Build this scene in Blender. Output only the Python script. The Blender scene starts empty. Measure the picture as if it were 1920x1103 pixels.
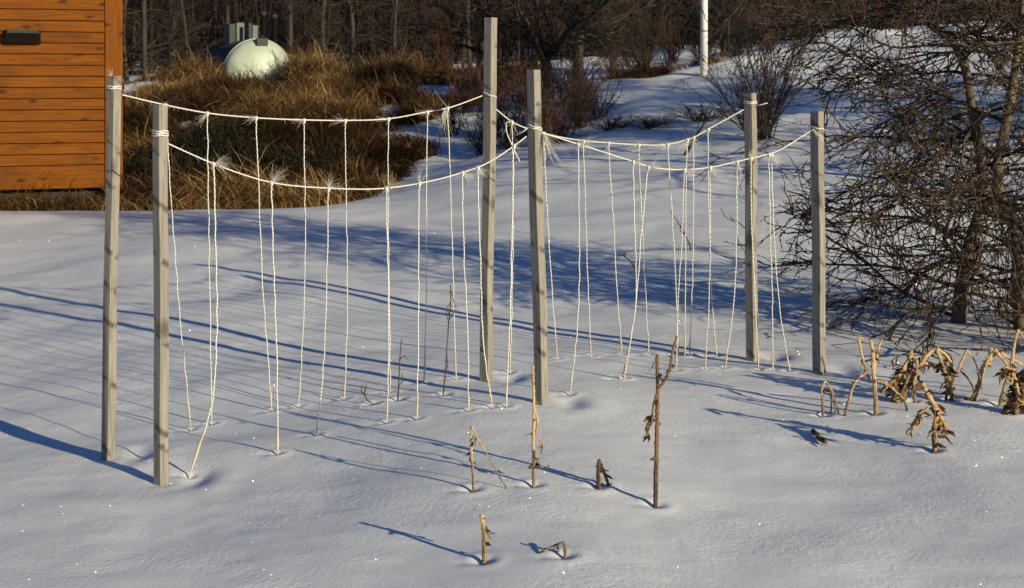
import bpy, math, random
import numpy as np
from mathutils import Vector, noise as mnoise

R = np.random.default_rng(11)
random.seed(5)
sc = bpy.context.scene
col = sc.collection
EYE, HY, F = 1.38, 150.0, 2600.0          # eye height, image row of the horizon, focal length in photo pixels

# ------------------------------------------------------------------ terrain
PX = np.array([-1200, 0, 300, 600, 800, 1000, 1200, 1500, 1900, 3000], float)
TY = [
 (1.5, [-.08, -.06, -.05, -.03, -.02, -.01, 0, 0, 0, 0]),
 (3.0, [-.07, -.05, -.04, -.02, 0, .02, .03, .03, .03, .03]),
 (3.8, [-.05, -.03, -.02, .00, .03, .04, .05, .05, .06, .06]),
 (4.75, [-.04, -.03, 0, .03, .06, .085, .08, .08, .09, .10]),
 (5.5, [-.08, -.07, -.03, .03, .085, .105, .11, .12, .13, .15]),
 (6.0, [-.08, -.05, .0, .04, .08, .095, .10, .12, .13, .15]),
 (8.0, [-.10, -.04, .05, .11, .10, .10, .10, .11, .12, .2]),
 (10., [-.10, .00, .12, .14, .12, .12, .15, .20, .24, .4]),
 (12., [.00, .05, .12, .14, .14, .20, .28, .40, .45, .7]),
 (13.5, [.10, .13, .14, .13, .18, .32, .42, .55, .60, .9]),
 (14.6, [-.02, .00, .00, .00, .21, .40, .53, .68, .75, 1.1]),
 (17., [-.15, -.15, -.15, -.10, .30, .55, .75, .95, 1.05, 1.5]),
 (20., [.1, .20, .55, .60, .72, .85, 1.10, 1.40, 1.55, 2.]),
 (24., [.6, .90, 1.40, 1.45, 1.28, 1.30, 1.50, 1.90, 2.05, 2.5]),
 (30., [1., 1.2, 1.45, 1.45, 1.35, 1.35, 1.45, 2.35, 2.60, 3.]),
 (45., [1.6, 1.6, 1.7, 1.7, 1.8, 2.1, 2.3, 2.5, 2.80, 3.]),
 (80., [4.5] * 10),
 (160., [9.] * 10)]
LY = np.linspace(math.log(1.5), math.log(160), 420)
GX = np.linspace(-1200, 3000, 169)
tab = np.array([np.interp(GX, PX, r[1]) for r in TY])
tab = np.array([np.interp(LY, [math.log(r[0]) for r in TY], tab[:, j]) for j in range(len(GX))]).T
def blur(a, n, ax):
    for _ in range(3):
        k = 2 * n + 1
        p = np.pad(a, [(n, n) if i == ax else (0, 0) for i in range(2)], mode='edge')
        c = np.cumsum(np.insert(p, 0, 0, axis=ax), axis=ax)
        a = (np.take(c, range(k, c.shape[ax]), axis=ax) - np.take(c, range(0, c.shape[ax] - k), axis=ax)) / k
    return a
tab = blur(blur(tab, 3, 0), 3, 1)
def base_g(x, y):
    x = np.asarray(x, float); y = np.asarray(y, float)
    yy = np.maximum(y, 1.6)
    px = np.clip(960 + F * x / np.maximum(yy, 3.), -1199, 2999)
    i = (np.log(np.minimum(yy, 159)) - LY[0]) / (LY[1] - LY[0]); j = (px - GX[0]) / (GX[1] - GX[0])
    i0 = np.clip(i.astype(int), 0, len(LY) - 2); j0 = np.clip(j.astype(int), 0, len(GX) - 2)
    fi = i - i0; fj = j - j0
    return (tab[i0, j0] * (1 - fi) * (1 - fj) + tab[i0 + 1, j0] * fi * (1 - fj) + tab[i0, j0 + 1] * (1 - fi) * fj + tab[i0 + 1, j0 + 1] * fi * fj)
# value noise (numpy)
NT = np.random.default_rng(3).random((256, 256))
def vnoise(x, y):
    x = np.asarray(x, float); y = np.asarray(y, float)
    xi = np.floor(x).astype(int); yi = np.floor(y).astype(int); fx = x - xi; fy = y - yi
    fx = fx * fx * fx * (fx * (fx * 6 - 15) + 10); fy = fy * fy * fy * (fy * (fy * 6 - 15) + 10)
    a = NT[xi % 256, yi % 256]; b = NT[(xi + 1) % 256, yi % 256]; c = NT[xi % 256, (yi + 1) % 256]; d = NT[(xi + 1) % 256, (yi + 1) % 256]
    return (a * (1 - fx) + b * fx) * (1 - fy) + (c * (1 - fx) + d * fx) * fy - .5
def ground(x, y):
    x = np.asarray(x, float); y = np.asarray(y, float)
    g = base_g(x, y)
    far = np.clip((y - 14) / 6, 0, 1)
    g = g + .035 * vnoise(x * 1.1 + 7, y * 1.3) + .012 * vnoise(x * 2.7 + 3 + .4 * y, y * 3.1 + 9) + .005 * vnoise(x * 5.3 + y * 2, y * 6.5) + .0018 * vnoise(x * 14 + y * 3, y * 15)
    g = g + far * (.25 * vnoise(x * .6 + 31, y * .5) + .12 * vnoise(x * 1.7, y * 1.6 + 5))
    return g
def G(x, y): return float(ground(np.array([x]), np.array([y]))[0])
def pt(px, py, Y): return np.array([(px - 960) / F * Y, Y, EYE - (py - HY) / F * Y])
def hit(px, py, lo=2.5, hi=14.):
    """the point of the snow seen at a pixel"""
    ys = np.linspace(lo, hi, 2600); xs = (px - 960) / F * ys
    z = EYE - (py - HY) / F * ys; d = z - ground(xs, ys)
    k = np.argmax(d <= 0) if (d <= 0).any() else len(ys) - 1
    Y = ys[k]
    return np.array([(px - 960) / F * Y, Y, G((px - 960) / F * Y, Y)])
def at(px, Y):
    x = (px - 960) / F * Y
    return np.array([x, Y, G(x, Y)])

# ------------------------------------------------------------------ mesh builder
class MB:
    def __init__(s): s.v = []; s.q = []; s.n = 0; s.a = []
    def add(s, V, Q, var=None):
        V = np.asarray(V, float); Q = np.asarray(Q, int)
        s.v.append(V); s.q.append((Q + s.n)); s.n += len(V)
        s.a.append(np.full(len(V), R.random()) if var is None else np.broadcast_to(np.asarray(var, float), (len(V),)))
    def tube(s, P, rad, k=5, var=None, twist=0., cap=True):
        P = np.asarray(P, float); n = len(P); rad = np.broadcast_to(np.asarray(rad, float), (n,))
        t = np.gradient(P, axis=0); t /= (np.linalg.norm(t, axis=1, keepdims=True) + 1e-12)
        m = np.abs(t).mean(0); ref = np.zeros(3); ref[np.argmin(m)] = 1
        a = np.cross(t, ref); a /= (np.linalg.norm(a, axis=1, keepdims=True) + 1e-12); b = np.cross(t, a)
        th = np.arange(k) * 2 * math.pi / k
        th = th[None, :] + (np.arange(n) * twist)[:, None]
        V = P[:, None, :] + rad[:, None, None] * (np.cos(th)[..., None] * a[:, None, :] + np.sin(th)[..., None] * b[:, None, :])
        i = np.arange(n - 1)[:, None] * k; j = np.arange(k)[None, :]; j2 = (j + 1) % k
        Q = np.stack([i + j, i + j2, i + k + j2, i + k + j], -1).reshape(-1, 4)
        V = V.reshape(-1, 3)
        if cap:
            V = np.vstack([V, P[:1], P[-1:]]); jj = np.arange(k); c0 = n * k; c1 = c0 + 1
            lo = np.stack([np.full(k, c0), (jj + 1) % k, jj, jj], -1)
            up = np.stack([np.full(k, c1), (n - 1) * k + jj, (n - 1) * k + (jj + 1) % k, (n - 1) * k + (jj + 1) % k], -1)
            Q = np.vstack([Q, lo, up])
        s.add(V, Q, var)
    def box(s, c, sx, sy, sz, rz=0., var=None):
        V = np.array([[x, y, z] for z in (-.5, .5) for x, y in ((-.5, -.5), (.5, -.5), (.5, .5), (-.5, .5))]) * [sx, sy, sz]
        cz, sn = math.cos(rz), math.sin(rz)
        V = np.stack([V[:, 0] * cz - V[:, 1] * sn, V[:, 0] * sn + V[:, 1] * cz, V[:, 2]], -1) + np.asarray(c)
        s.add(V, [[0, 3, 2, 1], [4, 5, 6, 7], [0, 1, 5, 4], [1, 2, 6, 5], [2, 3, 7, 6], [3, 0, 4, 7]], var)
    def build(s, name, mat, parent=None, smooth=True, origin=None):
        V = np.vstack(s.v); Q = np.vstack(s.q); A = np.concatenate(s.a)
        o0 = np.zeros(3) if origin is None else np.asarray(origin, float)
        V = V - o0
        tri = Q[:, 2] == Q[:, 3]; quads = Q[~tri]; tris = Q[tri][:, :3]
        me = bpy.data.meshes.new(name)
        me.vertices.add(len(V)); me.vertices.foreach_set('co', V.ravel())
        nl = quads.size + tris.size; me.loops.add(nl)
        me.loops.foreach_set('vertex_index', np.concatenate([quads.ravel(), tris.ravel()]).astype(np.int32))
        me.polygons.add(len(quads) + len(tris))
        st = np.concatenate([np.arange(len(quads)) * 4, quads.size + np.arange(len(tris)) * 3]).astype(np.int32)
        me.polygons.foreach_set('loop_start', st)
        at_ = me.attributes.new('var', 'FLOAT', 'POINT'); at_.data.foreach_set('value', A.astype(np.float32))
        me.update(calc_edges=True); me.validate()
        me.polygons.foreach_set('use_smooth', np.full(len(me.polygons), bool(smooth)))
        me.materials.append(mat)
        ob = bpy.data.objects.new(name, me); col.objects.link(ob)
        if parent is not None: ob.parent = parent
        elif origin is not None: ob.location = o0
        return ob
def tag(o, label=None, cat=None, group=None, kind=None):
    if label: o['label'] = label
    if cat: o['category'] = cat
    if group: o['group'] = group
    if kind: o['kind'] = kind
    return o
def empty(name, loc=(0, 0, 0), rz=0.):
    o = bpy.data.objects.new(name, None); col.objects.link(o); o.empty_display_size = .1
    o.location = loc; o.rotation_euler = (0, 0, rz); return o
def copy_tree(o, loc, rz, scl, label=None, group=None):
    c = o.copy(); col.objects.link(c); c.location = loc; c.rotation_euler = (0, 0, rz)
    c.scale = (scl, scl, scl) if not isinstance(scl, tuple) else scl
    for ch in list(o.children):
        d = ch.copy(); col.objects.link(d); d.parent = c
    if label: c['label'] = label
    if group: c['group'] = group
    return c

# ------------------------------------------------------------------ materials
def new(name):
    m = bpy.data.materials.new(name); m.use_nodes = True; nt = m.node_tree
    return m, nt, nt.nodes['Principled BSDF']
def N(nt, t, **kw):
    n = nt.nodes.new(t)
    for k, v in kw.items():
        if k in n.inputs: n.inputs[k].default_value = v
        else: setattr(n, k, v)
    return n
def ramp(nt, stops):
    r = nt.nodes.new('ShaderNodeValToRGB'); e = r.color_ramp.elements
    while len(e) < len(stops): e.new(.5)
    for x, (p, c) in zip(e, stops): x.position = p; x.color = (*c, 1)
    return r
def lnk(nt, a, b): nt.links.new(a, b)
def mixc(nt, f, a, b, mode='MIX'):
    m = nt.nodes.new('ShaderNodeMix'); m.data_type = 'RGBA'; m.blend_type = mode
    for s, v in ((0, f), (6, a), (7, b)):
        if isinstance(v, (int, float)): m.inputs[s].default_value = v
        elif isinstance(v, tuple): m.inputs[s].default_value = (*v, 1)
        else: nt.links.new(v, m.inputs[s])
    return m.outputs[2]
def math_(nt, op, a, b=0., c=None):
    m = nt.nodes.new('ShaderNodeMath'); m.operation = op
    for i, v in enumerate((a, b) if c is None else (a, b, c)):
        if isinstance(v, (int, float)): m.inputs[i].default_value = v
        else: nt.links.new(v, m.inputs[i])
    return m.outputs[0]
def bark(name, c1, c2, scale=18., rough=.9, zs=.25, bump=.4):
    m, nt, b = new(name); tc = N(nt, 'ShaderNodeTexCoord'); mp = N(nt, 'ShaderNodeMapping'); mp.inputs['Scale'].default_value = (1, 1, zs)
    lnk(nt, tc.outputs['Object'], mp.inputs[0]); n = N(nt, 'ShaderNodeTexNoise', Scale=scale, Detail=5.); lnk(nt, mp.outputs[0], n.inputs['Vector'])
    at_ = N(nt, 'ShaderNodeAttribute', attribute_name='var')
    v = math_(nt, 'ADD', math_(nt, 'MULTIPLY', n.outputs[0], .8), math_(nt, 'MULTIPLY', at_.outputs['Fac'], .45))
    r = ramp(nt, [(.35, c1), (.8, c2)]); lnk(nt, v, r.inputs[0]); lnk(nt, r.outputs[0], b.inputs['Base Color'])
    b.inputs['Roughness'].default_value = rough
    bp = N(nt, 'ShaderNodeBump', Strength=bump, Distance=.01); lnk(nt, n.outputs[0], bp.inputs['Height']); lnk(nt, bp.outputs[0], b.inputs['Normal'])
    return m
def plain(name, c, rough=.5, metal=0., var=.12, scale=12.):
    m, nt, b = new(name); tc = N(nt, 'ShaderNodeTexCoord'); n = N(nt, 'ShaderNodeTexNoise', Scale=scale, Detail=4.); lnk(nt, tc.outputs['Object'], n.inputs['Vector'])
    lo = tuple(x * (1 - var) for x in c); hi = tuple(min(1, x * (1 + var)) for x in c)
    r = ramp(nt, [(.3, lo), (.7, hi)]); lnk(nt, n.outputs[0], r.inputs[0]); lnk(nt, r.outputs[0], b.inputs['Base Color'])
    b.inputs['Roughness'].default_value = rough; b.inputs['Metallic'].default_value = metal
    return m

def make_snow():
    m, nt, b = new('snow'); tc = N(nt, 'ShaderNodeTexCoord'); P = tc.outputs['Object']
    n1 = N(nt, 'ShaderNodeTexNoise', Scale=55., Detail=4.); lnk(nt, P, n1.inputs['Vector'])
    n2 = N(nt, 'ShaderNodeTexNoise', Scale=240., Detail=3.); lnk(nt, P, n2.inputs['Vector'])
    n3 = N(nt, 'ShaderNodeTexNoise', Scale=2.2, Detail=4.); lnk(nt, P, n3.inputs['Vector'])
    mp = N(nt, 'ShaderNodeMapping'); mp.inputs['Scale'].default_value = (5, 14, 8); mp.inputs['Rotation'].default_value = (0, 0, .35)
    lnk(nt, P, mp.inputs[0]); n4 = N(nt, 'ShaderNodeTexNoise', Scale=1., Detail=5.); lnk(nt, mp.outputs[0], n4.inputs['Vector'])
    # litter under woods and grass: dead grass and earth showing through
    at_ = N(nt, 'ShaderNodeAttribute', attribute_name='litter')
    nl = N(nt, 'ShaderNodeTexNoise', Scale=3.5, Detail=6.); lnk(nt, P, nl.inputs['Vector'])
    lf = math_(nt, 'ADD', at_.outputs['Fac'], math_(nt, 'MULTIPLY', math_(nt, 'SUBTRACT', nl.outputs[0], .5), 1.1))
    rl = ramp(nt, [(.44, (0, 0, 0)), (.56, (1, 1, 1))]); lnk(nt, lf, rl.inputs[0])
    dirt = ramp(nt, [(.3, (.025, .018, .01)), (.7, (.10, .065, .03))]); lnk(nt, n1.outputs[0], dirt.inputs[0])
    rs = ramp(nt, [(.3, (.76, .77, .80)), (.7, (.83, .84, .86))]); lnk(nt, n3.outputs[0], rs.inputs[0])
    # small grey-brown specks blown onto the snow
    nsp = N(nt, 'ShaderNodeTexNoise', Scale=95., Detail=2.); lnk(nt, P, nsp.inputs['Vector'])
    rsp = ramp(nt, [(.74, (0, 0, 0)), (.80, (1, 1, 1))]); lnk(nt, nsp.outputs[0], rsp.inputs[0])
    c = mixc(nt, math_(nt, 'MULTIPLY', rsp.outputs[0], .10), rs.outputs[0], (.3, .27, .24))
    c = mixc(nt, rl.outputs[0], c, dirt.outputs[0])
    lnk(nt, c, b.inputs['Base Color']); b.inputs['Roughness'].default_value = .75; b.inputs['Specular IOR Level'].default_value = .25
    h = math_(nt, 'ADD', math_(nt, 'MULTIPLY', n1.outputs[0], .5), math_(nt, 'ADD', math_(nt, 'MULTIPLY', n2.outputs[0], .28), math_(nt, 'MULTIPLY', n4.outputs[0], .55)))
    bp = N(nt, 'ShaderNodeBump', Strength=.5, Distance=.009); lnk(nt, h, bp.inputs['Height']); nm = ramp(nt, [(.35, (.12, .12, .12)), (.7, (.62, .62, .62))]); lnk(nt, n3.outputs[0], nm.inputs[0]); lnk(nt, nm.outputs[0], bp.inputs['Strength']); lnk(nt, bp.outputs[0], b.inputs['Normal'])
    # ice crystals: tiny facets, each with its own normal, that mirror the sun when they happen to face it
    vo = N(nt, 'ShaderNodeTexVoronoi', voronoi_dimensions='2D', Scale=80., Randomness=1.); lnk(nt, P, vo.inputs['Vector'])
    dot = math_(nt, 'LESS_THAN', vo.outputs['Distance'], .085)
    pick = N(nt, 'ShaderNodeTexWhiteNoise', noise_dimensions='3D'); lnk(nt, vo.outputs['Position'], pick.inputs['Vector'])
    rn = nt.nodes.new('ShaderNodeVectorMath'); rn.operation = 'SUBTRACT'; lnk(nt, pick.outputs['Color'], rn.inputs[0]); rn.inputs[1].default_value = (.5, .5, .2)
    nn = nt.nodes.new('ShaderNodeVectorMath'); nn.operation = 'NORMALIZE'; lnk(nt, rn.outputs[0], nn.inputs[0])
    gl = N(nt, 'ShaderNodeBsdfGlossy', Roughness=.22); gl.inputs['Color'].default_value = (.95, .95, .95, 1); lnk(nt, nn.outputs[0], gl.inputs['Normal'])
    notl = math_(nt, 'SUBTRACT', 1., rl.outputs[0])
    keep = math_(nt, 'GREATER_THAN', pick.outputs['Value'], .05)
    fac = math_(nt, 'MULTIPLY', math_(nt, 'MULTIPLY', math_(nt, 'MULTIPLY', dot, notl), keep), .45)
    ms = nt.nodes.new('ShaderNodeMixShader'); lnk(nt, fac, ms.inputs[0]); lnk(nt, b.outputs[0], ms.inputs[1]); lnk(nt, gl.outputs[0], ms.inputs[2])
    lnk(nt, ms.outputs[0], nt.nodes['Material Output'].inputs['Surface'])
    return m
def make_post():
    m, nt, b = new('weathered_wood'); tc = N(nt, 'ShaderNodeTexCoord'); oi = N(nt, 'ShaderNodeObjectInfo')
    add = nt.nodes.new('ShaderNodeVectorMath'); add.operation = 'ADD'; lnk(nt, tc.outputs['Object'], add.inputs[0])
    cb = N(nt, 'ShaderNodeCombineXYZ'); lnk(nt, math_(nt, 'MULTIPLY', oi.outputs['Random'], 40.), cb.inputs[2]); lnk(nt, math_(nt, 'MULTIPLY', oi.outputs['Random'], 7.), cb.inputs[0])
    lnk(nt, cb.outputs[0], add.inputs[1])
    mp = N(nt, 'ShaderNodeMapping'); mp.inputs['Scale'].default_value = (60, 60, 2.2); lnk(nt, add.outputs[0], mp.inputs[0])
    n = N(nt, 'ShaderNodeTexNoise', Scale=2., Detail=7., Distortion=1.2); lnk(nt, mp.outputs[0], n.inputs['Vector'])
    r = ramp(nt, [(.25, (.13, .115, .095)), (.5, (.25, .225, .19)), (.75, (.36, .33, .285))]); lnk(nt, n.outputs[0], r.inputs[0])
    mp2 = N(nt, 'ShaderNodeMapping'); mp2.inputs['Scale'].default_value = (8, 8, 5.0); lnk(nt, add.outputs[0], mp2.inputs[0])
    vo = N(nt, 'ShaderNodeTexVoronoi', Scale=1., Randomness=1.); lnk(nt, mp2.outputs[0], vo.inputs['Vector'])
    rk = ramp(nt, [(.10, (1, 1, 1)), (.25, (0, 0, 0))]); lnk(nt, vo.outputs['Distance'], rk.inputs[0])
    n3 = N(nt, 'ShaderNodeTexNoise', Scale=7., Detail=4.); lnk(nt, add.outputs[0], n3.inputs['Vector'])
    st = ramp(nt, [(.42, (0, 0, 0)), (.7, (1, 1, 1))]); lnk(nt, n3.outputs[0], st.inputs[0])
    c = mixc(nt, math_(nt, 'MULTIPLY', st.outputs[0], .45), r.outputs[0], (.21, .185, .15))
    c = mixc(nt, math_(nt, 'MULTIPLY', rk.outputs[0], .8), c, (.07, .05, .035))
    sx = N(nt, 'ShaderNodeSeparateXYZ'); lnk(nt, add.outputs[0], sx.inputs[0])
    W = math_(nt, 'ADD', math_(nt, 'MULTIPLY', sx.outputs[2], 5.5), math_(nt, 'MULTIPLY', sx.outputs[0], 5.)); wv = N(nt, 'ShaderNodeTexVoronoi', voronoi_dimensions='1D', Scale=1., Randomness=.9); lnk(nt, math_(nt, 'ADD', W, math_(nt, 'MULTIPLY', n.outputs[0], .10)), wv.inputs['W'])
    wk = ramp(nt, [(.03, (1, 1, 1)), (.10, (0, 0, 0))]); lnk(nt, wv.outputs['Distance'], wk.inputs[0])
    n5 = N(nt, 'ShaderNodeTexNoise', Scale=22., Detail=2.); lnk(nt, add.outputs[0], n5.inputs['Vector']); nk = ramp(nt, [(.46, (0, 0, 0)), (.56, (1, 1, 1))]); lnk(nt, n5.outputs[0], nk.inputs[0])
    c = mixc(nt, math_(nt, 'MULTIPLY', math_(nt, 'MULTIPLY', wk.outputs[0], nk.outputs[0]), .8), c, (.055, .04, .028))
    mp3 = N(nt, 'ShaderNodeMapping'); mp3.inputs['Scale'].default_value = (260, 260, 3.5); lnk(nt, add.outputs[0], mp3.inputs[0]); n6 = N(nt, 'ShaderNodeTexNoise', Scale=1., Detail=2.); lnk(nt, mp3.outputs[0], n6.inputs['Vector'])
    ck = ramp(nt, [(.66, (0, 0, 0)), (.70, (1, 1, 1))]); lnk(nt, n6.outputs[0], ck.inputs[0]); c = mixc(nt, math_(nt, 'MULTIPLY', ck.outputs[0], .7), c, (.05, .04, .03))
    lnk(nt, c, b.inputs['Base Color']); b.inputs['Roughness'].default_value = .85
    bp = N(nt, 'ShaderNodeBump', Strength=.35, Distance=.003); lnk(nt, n.outputs[0], bp.inputs['Height']); lnk(nt, bp.outputs[0], b.inputs['Normal'])
    return m
def make_clad(name='stained_cladding', gs=(2., 2., 38)):
    m, nt, b = new(name); tc = N(nt, 'ShaderNodeTexCoord'); at_ = N(nt, 'ShaderNodeAttribute', attribute_name='var')
    add = nt.nodes.new('ShaderNodeVectorMath'); add.operation = 'ADD'; lnk(nt, tc.outputs['Object'], add.inputs[0])
    cb = N(nt, 'ShaderNodeCombineXYZ'); lnk(nt, math_(nt, 'MULTIPLY', at_.outputs['Fac'], 90.), cb.inputs[0]); lnk(nt, math_(nt, 'MULTIPLY', at_.outputs['Fac'], 33.), cb.inputs[1]); lnk(nt, cb.outputs[0], add.inputs[1])
    mp = N(nt, 'ShaderNodeMapping'); mp.inputs['Scale'].default_value = gs; lnk(nt, add.outputs[0], mp.inputs[0])
    n = N(nt, 'ShaderNodeTexNoise', Scale=1.4, Detail=6., Distortion=1.); lnk(nt, mp.outputs[0], n.inputs['Vector'])
    r = ramp(nt, [(.3, (.135, .036, .002)), (.5, (.180, .053, .003)), (.72, (.23, .076, .006))]); lnk(nt, n.outputs[0], r.inputs[0])
    mp2 = N(nt, 'ShaderNodeMapping'); mp2.inputs['Scale'].default_value = (3.2, 3.2, 7.5); lnk(nt, add.outputs[0], mp2.inputs[0])
    vo = N(nt, 'ShaderNodeTexVoronoi', Scale=1.); lnk(nt, mp2.outputs[0], vo.inputs['Vector'])
    rk = ramp(nt, [(.08, (1, 1, 1)), (.22, (0, 0, 0))]); lnk(nt, vo.outputs['Distance'], rk.inputs[0])
    n3 = N(nt, 'ShaderNodeTexNoise', Scale=1.8, Detail=5.); lnk(nt, add.outputs[0], n3.inputs['Vector'])
    st = ramp(nt, [(.5, (0, 0, 0)), (.68, (1, 1, 1))]); lnk(nt, n3.outputs[0], st.inputs[0])
    v = mixc(nt, math_(nt, 'MULTIPLY', at_.outputs['Fac'], .5), (1., 1., 1.), (.72, .70, .7))
    c = mixc(nt, 1., r.outputs[0], v, 'MULTIPLY')
    c = mixc(nt, math_(nt, 'MULTIPLY', st.outputs[0], .38), c, (.04, .02, .010))
    c = mixc(nt, math_(nt, 'MULTIPLY', rk.outputs[0], .85), c, (.03, .011, .004))
    lnk(nt, c, b.inputs['Base Color']); b.inputs['Roughness'].default_value = .7; b.inputs['Specular IOR Level'].default_value = .12
    bp = N(nt, 'ShaderNodeBump', Strength=.2, Distance=.004); lnk(nt, n.outputs[0], bp.inputs['Height']); lnk(nt, bp.outputs[0], b.inputs['Normal'])
    return m
def make_twine(name, c1, c2):
    m, nt, b = new(name); tc = N(nt, 'ShaderNodeTexCoord')
    mp = N(nt, 'ShaderNodeMapping'); mp.inputs['Rotation'].default_value = (.5, .6, 0); lnk(nt, tc.outputs['Object'], mp.inputs[0])
    w = N(nt, 'ShaderNodeTexWave', Scale=42., Distortion=2., Detail=2.); lnk(nt, mp.outputs[0], w.inputs['Vector'])
    n = N(nt, 'ShaderNodeTexNoise', Scale=9., Detail=3.); lnk(nt, tc.outputs['Object'], n.inputs['Vector'])
    v = math_(nt, 'ADD', math_(nt, 'MULTIPLY', w.outputs['Fac'], .55), math_(nt, 'MULTIPLY', n.outputs[0], .5))
    r = ramp(nt, [(.15, c1), (.75, c2)]); lnk(nt, v, r.inputs[0]); lnk(nt, r.outputs[0], b.inputs['Base Color'])
    b.inputs['Roughness'].default_value = .9
    bp = N(nt, 'ShaderNodeBump', Strength=.6, Distance=.002); lnk(nt, w.outputs['Fac'], bp.inputs['Height']); lnk(nt, bp.outputs[0], b.inputs['Normal'])
    return m
def make_blade(name, stops, trans=.25, rough=.7):
    m, nt, b = new(name); at_ = N(nt, 'ShaderNodeAttribute', attribute_name='var')
    r = ramp(nt, stops); lnk(nt, at_.outputs['Fac'], r.inputs[0]); lnk(nt, r.outputs[0], b.inputs['Base Color'])
    b.inputs['Roughness'].default_value = rough; b.inputs['Specular IOR Level'].default_value = .2
    tr = N(nt, 'ShaderNodeBsdfTranslucent'); lnk(nt, r.outputs[0], tr.inputs['Color'])
    ms = nt.nodes.new('ShaderNodeMixShader'); ms.inputs[0].default_value = trans; lnk(nt, b.outputs[0], ms.inputs[1]); lnk(nt, tr.outputs[0], ms.inputs[2])
    lnk(nt, ms.outputs[0], nt.nodes['Material Output'].inputs['Surface'])
    return m
M = dict(
 snow=make_snow(), post=make_post(), clad=make_clad(), board=make_clad('stained_board', (30., 30., 1.6)),
 twine=make_twine('twine', (.56, .52, .44), (.80, .77, .70)),
 tail=make_twine('twine_tail', (.40, .33, .22), (.70, .61, .44)),
 larch=bark('larch_bark', (.035, .025, .017), (.17, .12, .075)),
 twig=bark('larch_twig', (.010, .006, .004), (.085, .052, .029), 40., .9, 1., .2),
 grey=bark('grey_bark', (.012, .009, .007), (.058, .044, .030), 9.),
 brush=bark('brush', (.009, .006, .004), (.046, .026, .014), 20., .9, 1., .1),
 red=bark('red_stem', (.03, .013, .008), (.12, .050, .028), 20., .8, 1., .1),
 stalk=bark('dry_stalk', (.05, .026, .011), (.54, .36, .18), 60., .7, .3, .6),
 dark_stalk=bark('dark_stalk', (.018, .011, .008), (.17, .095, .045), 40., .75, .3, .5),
 leaf=make_blade('dry_leaf', [(0, (.04, .022, .010)), (.6, (.20, .11, .045)), (1, (.46, .29, .13))], .15),
 grass=make_blade('dry_grass', [(0, (.016, .008, .004)), (.38, (.075, .038, .014)), (.68, (.26, .145, .052)), (1, (.60, .42, .19))]),
 needle=make_blade('needles', [(0, (.005, .006, .003)), (1, (.016, .016, .007))], .05),
 tank=plain('tank_shaded_green', (.018, .030, .024), .8, 0, .2, 4.), tank_end=plain('tank_end_sunlit', (.42, .48, .39), .42, 0, .10, 3.),  # one green tank: shade coloured into the body, sunlight into the domed end
 fitting=plain('tank_fitting', (.008, .012, .010), .6), pale=plain('pale_panel', (.10, .125, .11), .6), red_label=plain('faded_label', (.55, .32, .28), .6),
 black=plain('black_housing', (.005, .005, .005), .6), glass=plain('lamp_lens', (.006, .007, .006), .45),
 pole=plain('white_paint', (.78, .77, .74), .45, 0, .06, 3.), pier=plain('dark_pier', (.05, .055, .055), .85), roof=plain('roof', (.05, .05, .05), .8),
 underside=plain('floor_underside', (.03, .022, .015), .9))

# ------------------------------------------------------------------ posts and strings: where they stand
POSTS = {  # base px,py  top px,py  side  turn
 'P1': ((303, 905), (300.5, 198), .0378, 52), 'P2': ((202, 858), (214.5, 143), .0368, 49), 'P3': ((1016, 755), (999.5, 131), .0405, 41),
 'P4': ((910.5, 712), (921, 33), .0405, 38), 'P5': ((1410, 674), (1407, 175), .0420, 31), 'P6': ((1536.5, 698), (1532, 209), .0425, 33)}
pos = {k: hit(*v[0]) for k, v in POSTS.items()}
print({k: tuple(np.round(v, 2)) for k, v in pos.items()})
def topof(k):
    b = pos[k]; return pt(*POSTS[k][1], b[1])
def row_Y(px, ks):
    """depth at which a sight line crosses the plan line of a row"""
    u = (px - 960) / F; A, B = pos[ks[0]], pos[ks[1]]
    dx, dy = B[0] - A[0], B[1] - A[1]
    den = dx - u * dy; t = (u * A[1] - A[0]) / den
    return A[1] + t * dy
LINES = {
 'BL': (('P2', 'P4'), [(229, 178), (310, 197), (388, 212), (480, 221), (568, 225), (648, 226), (728, 223), (800, 210), (838, 203), (904, 180)]),
 'BR': (('P4', 'P5'), [(930, 205), (959, 228), (1020, 250), (1093, 264), (1141, 268), (1197, 271.5), (1251, 271), (1288, 262), (1300, 258), (1327, 243), (1394, 206)]),
 'FL': (('P1', 'P3'), [(316, 270), (400, 307), (508, 342), (616, 353), (724, 353), (786, 344), (866, 324), (896, 314), (962, 275), (987, 256)]),
 'FR': (('P3', 'P6'), [(1016, 249), (1083, 270), (1187, 303), (1215, 312), (1283, 318), (1331, 314), (1382, 303), (1407, 297), (1443, 289), (1522, 245)])}
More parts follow.
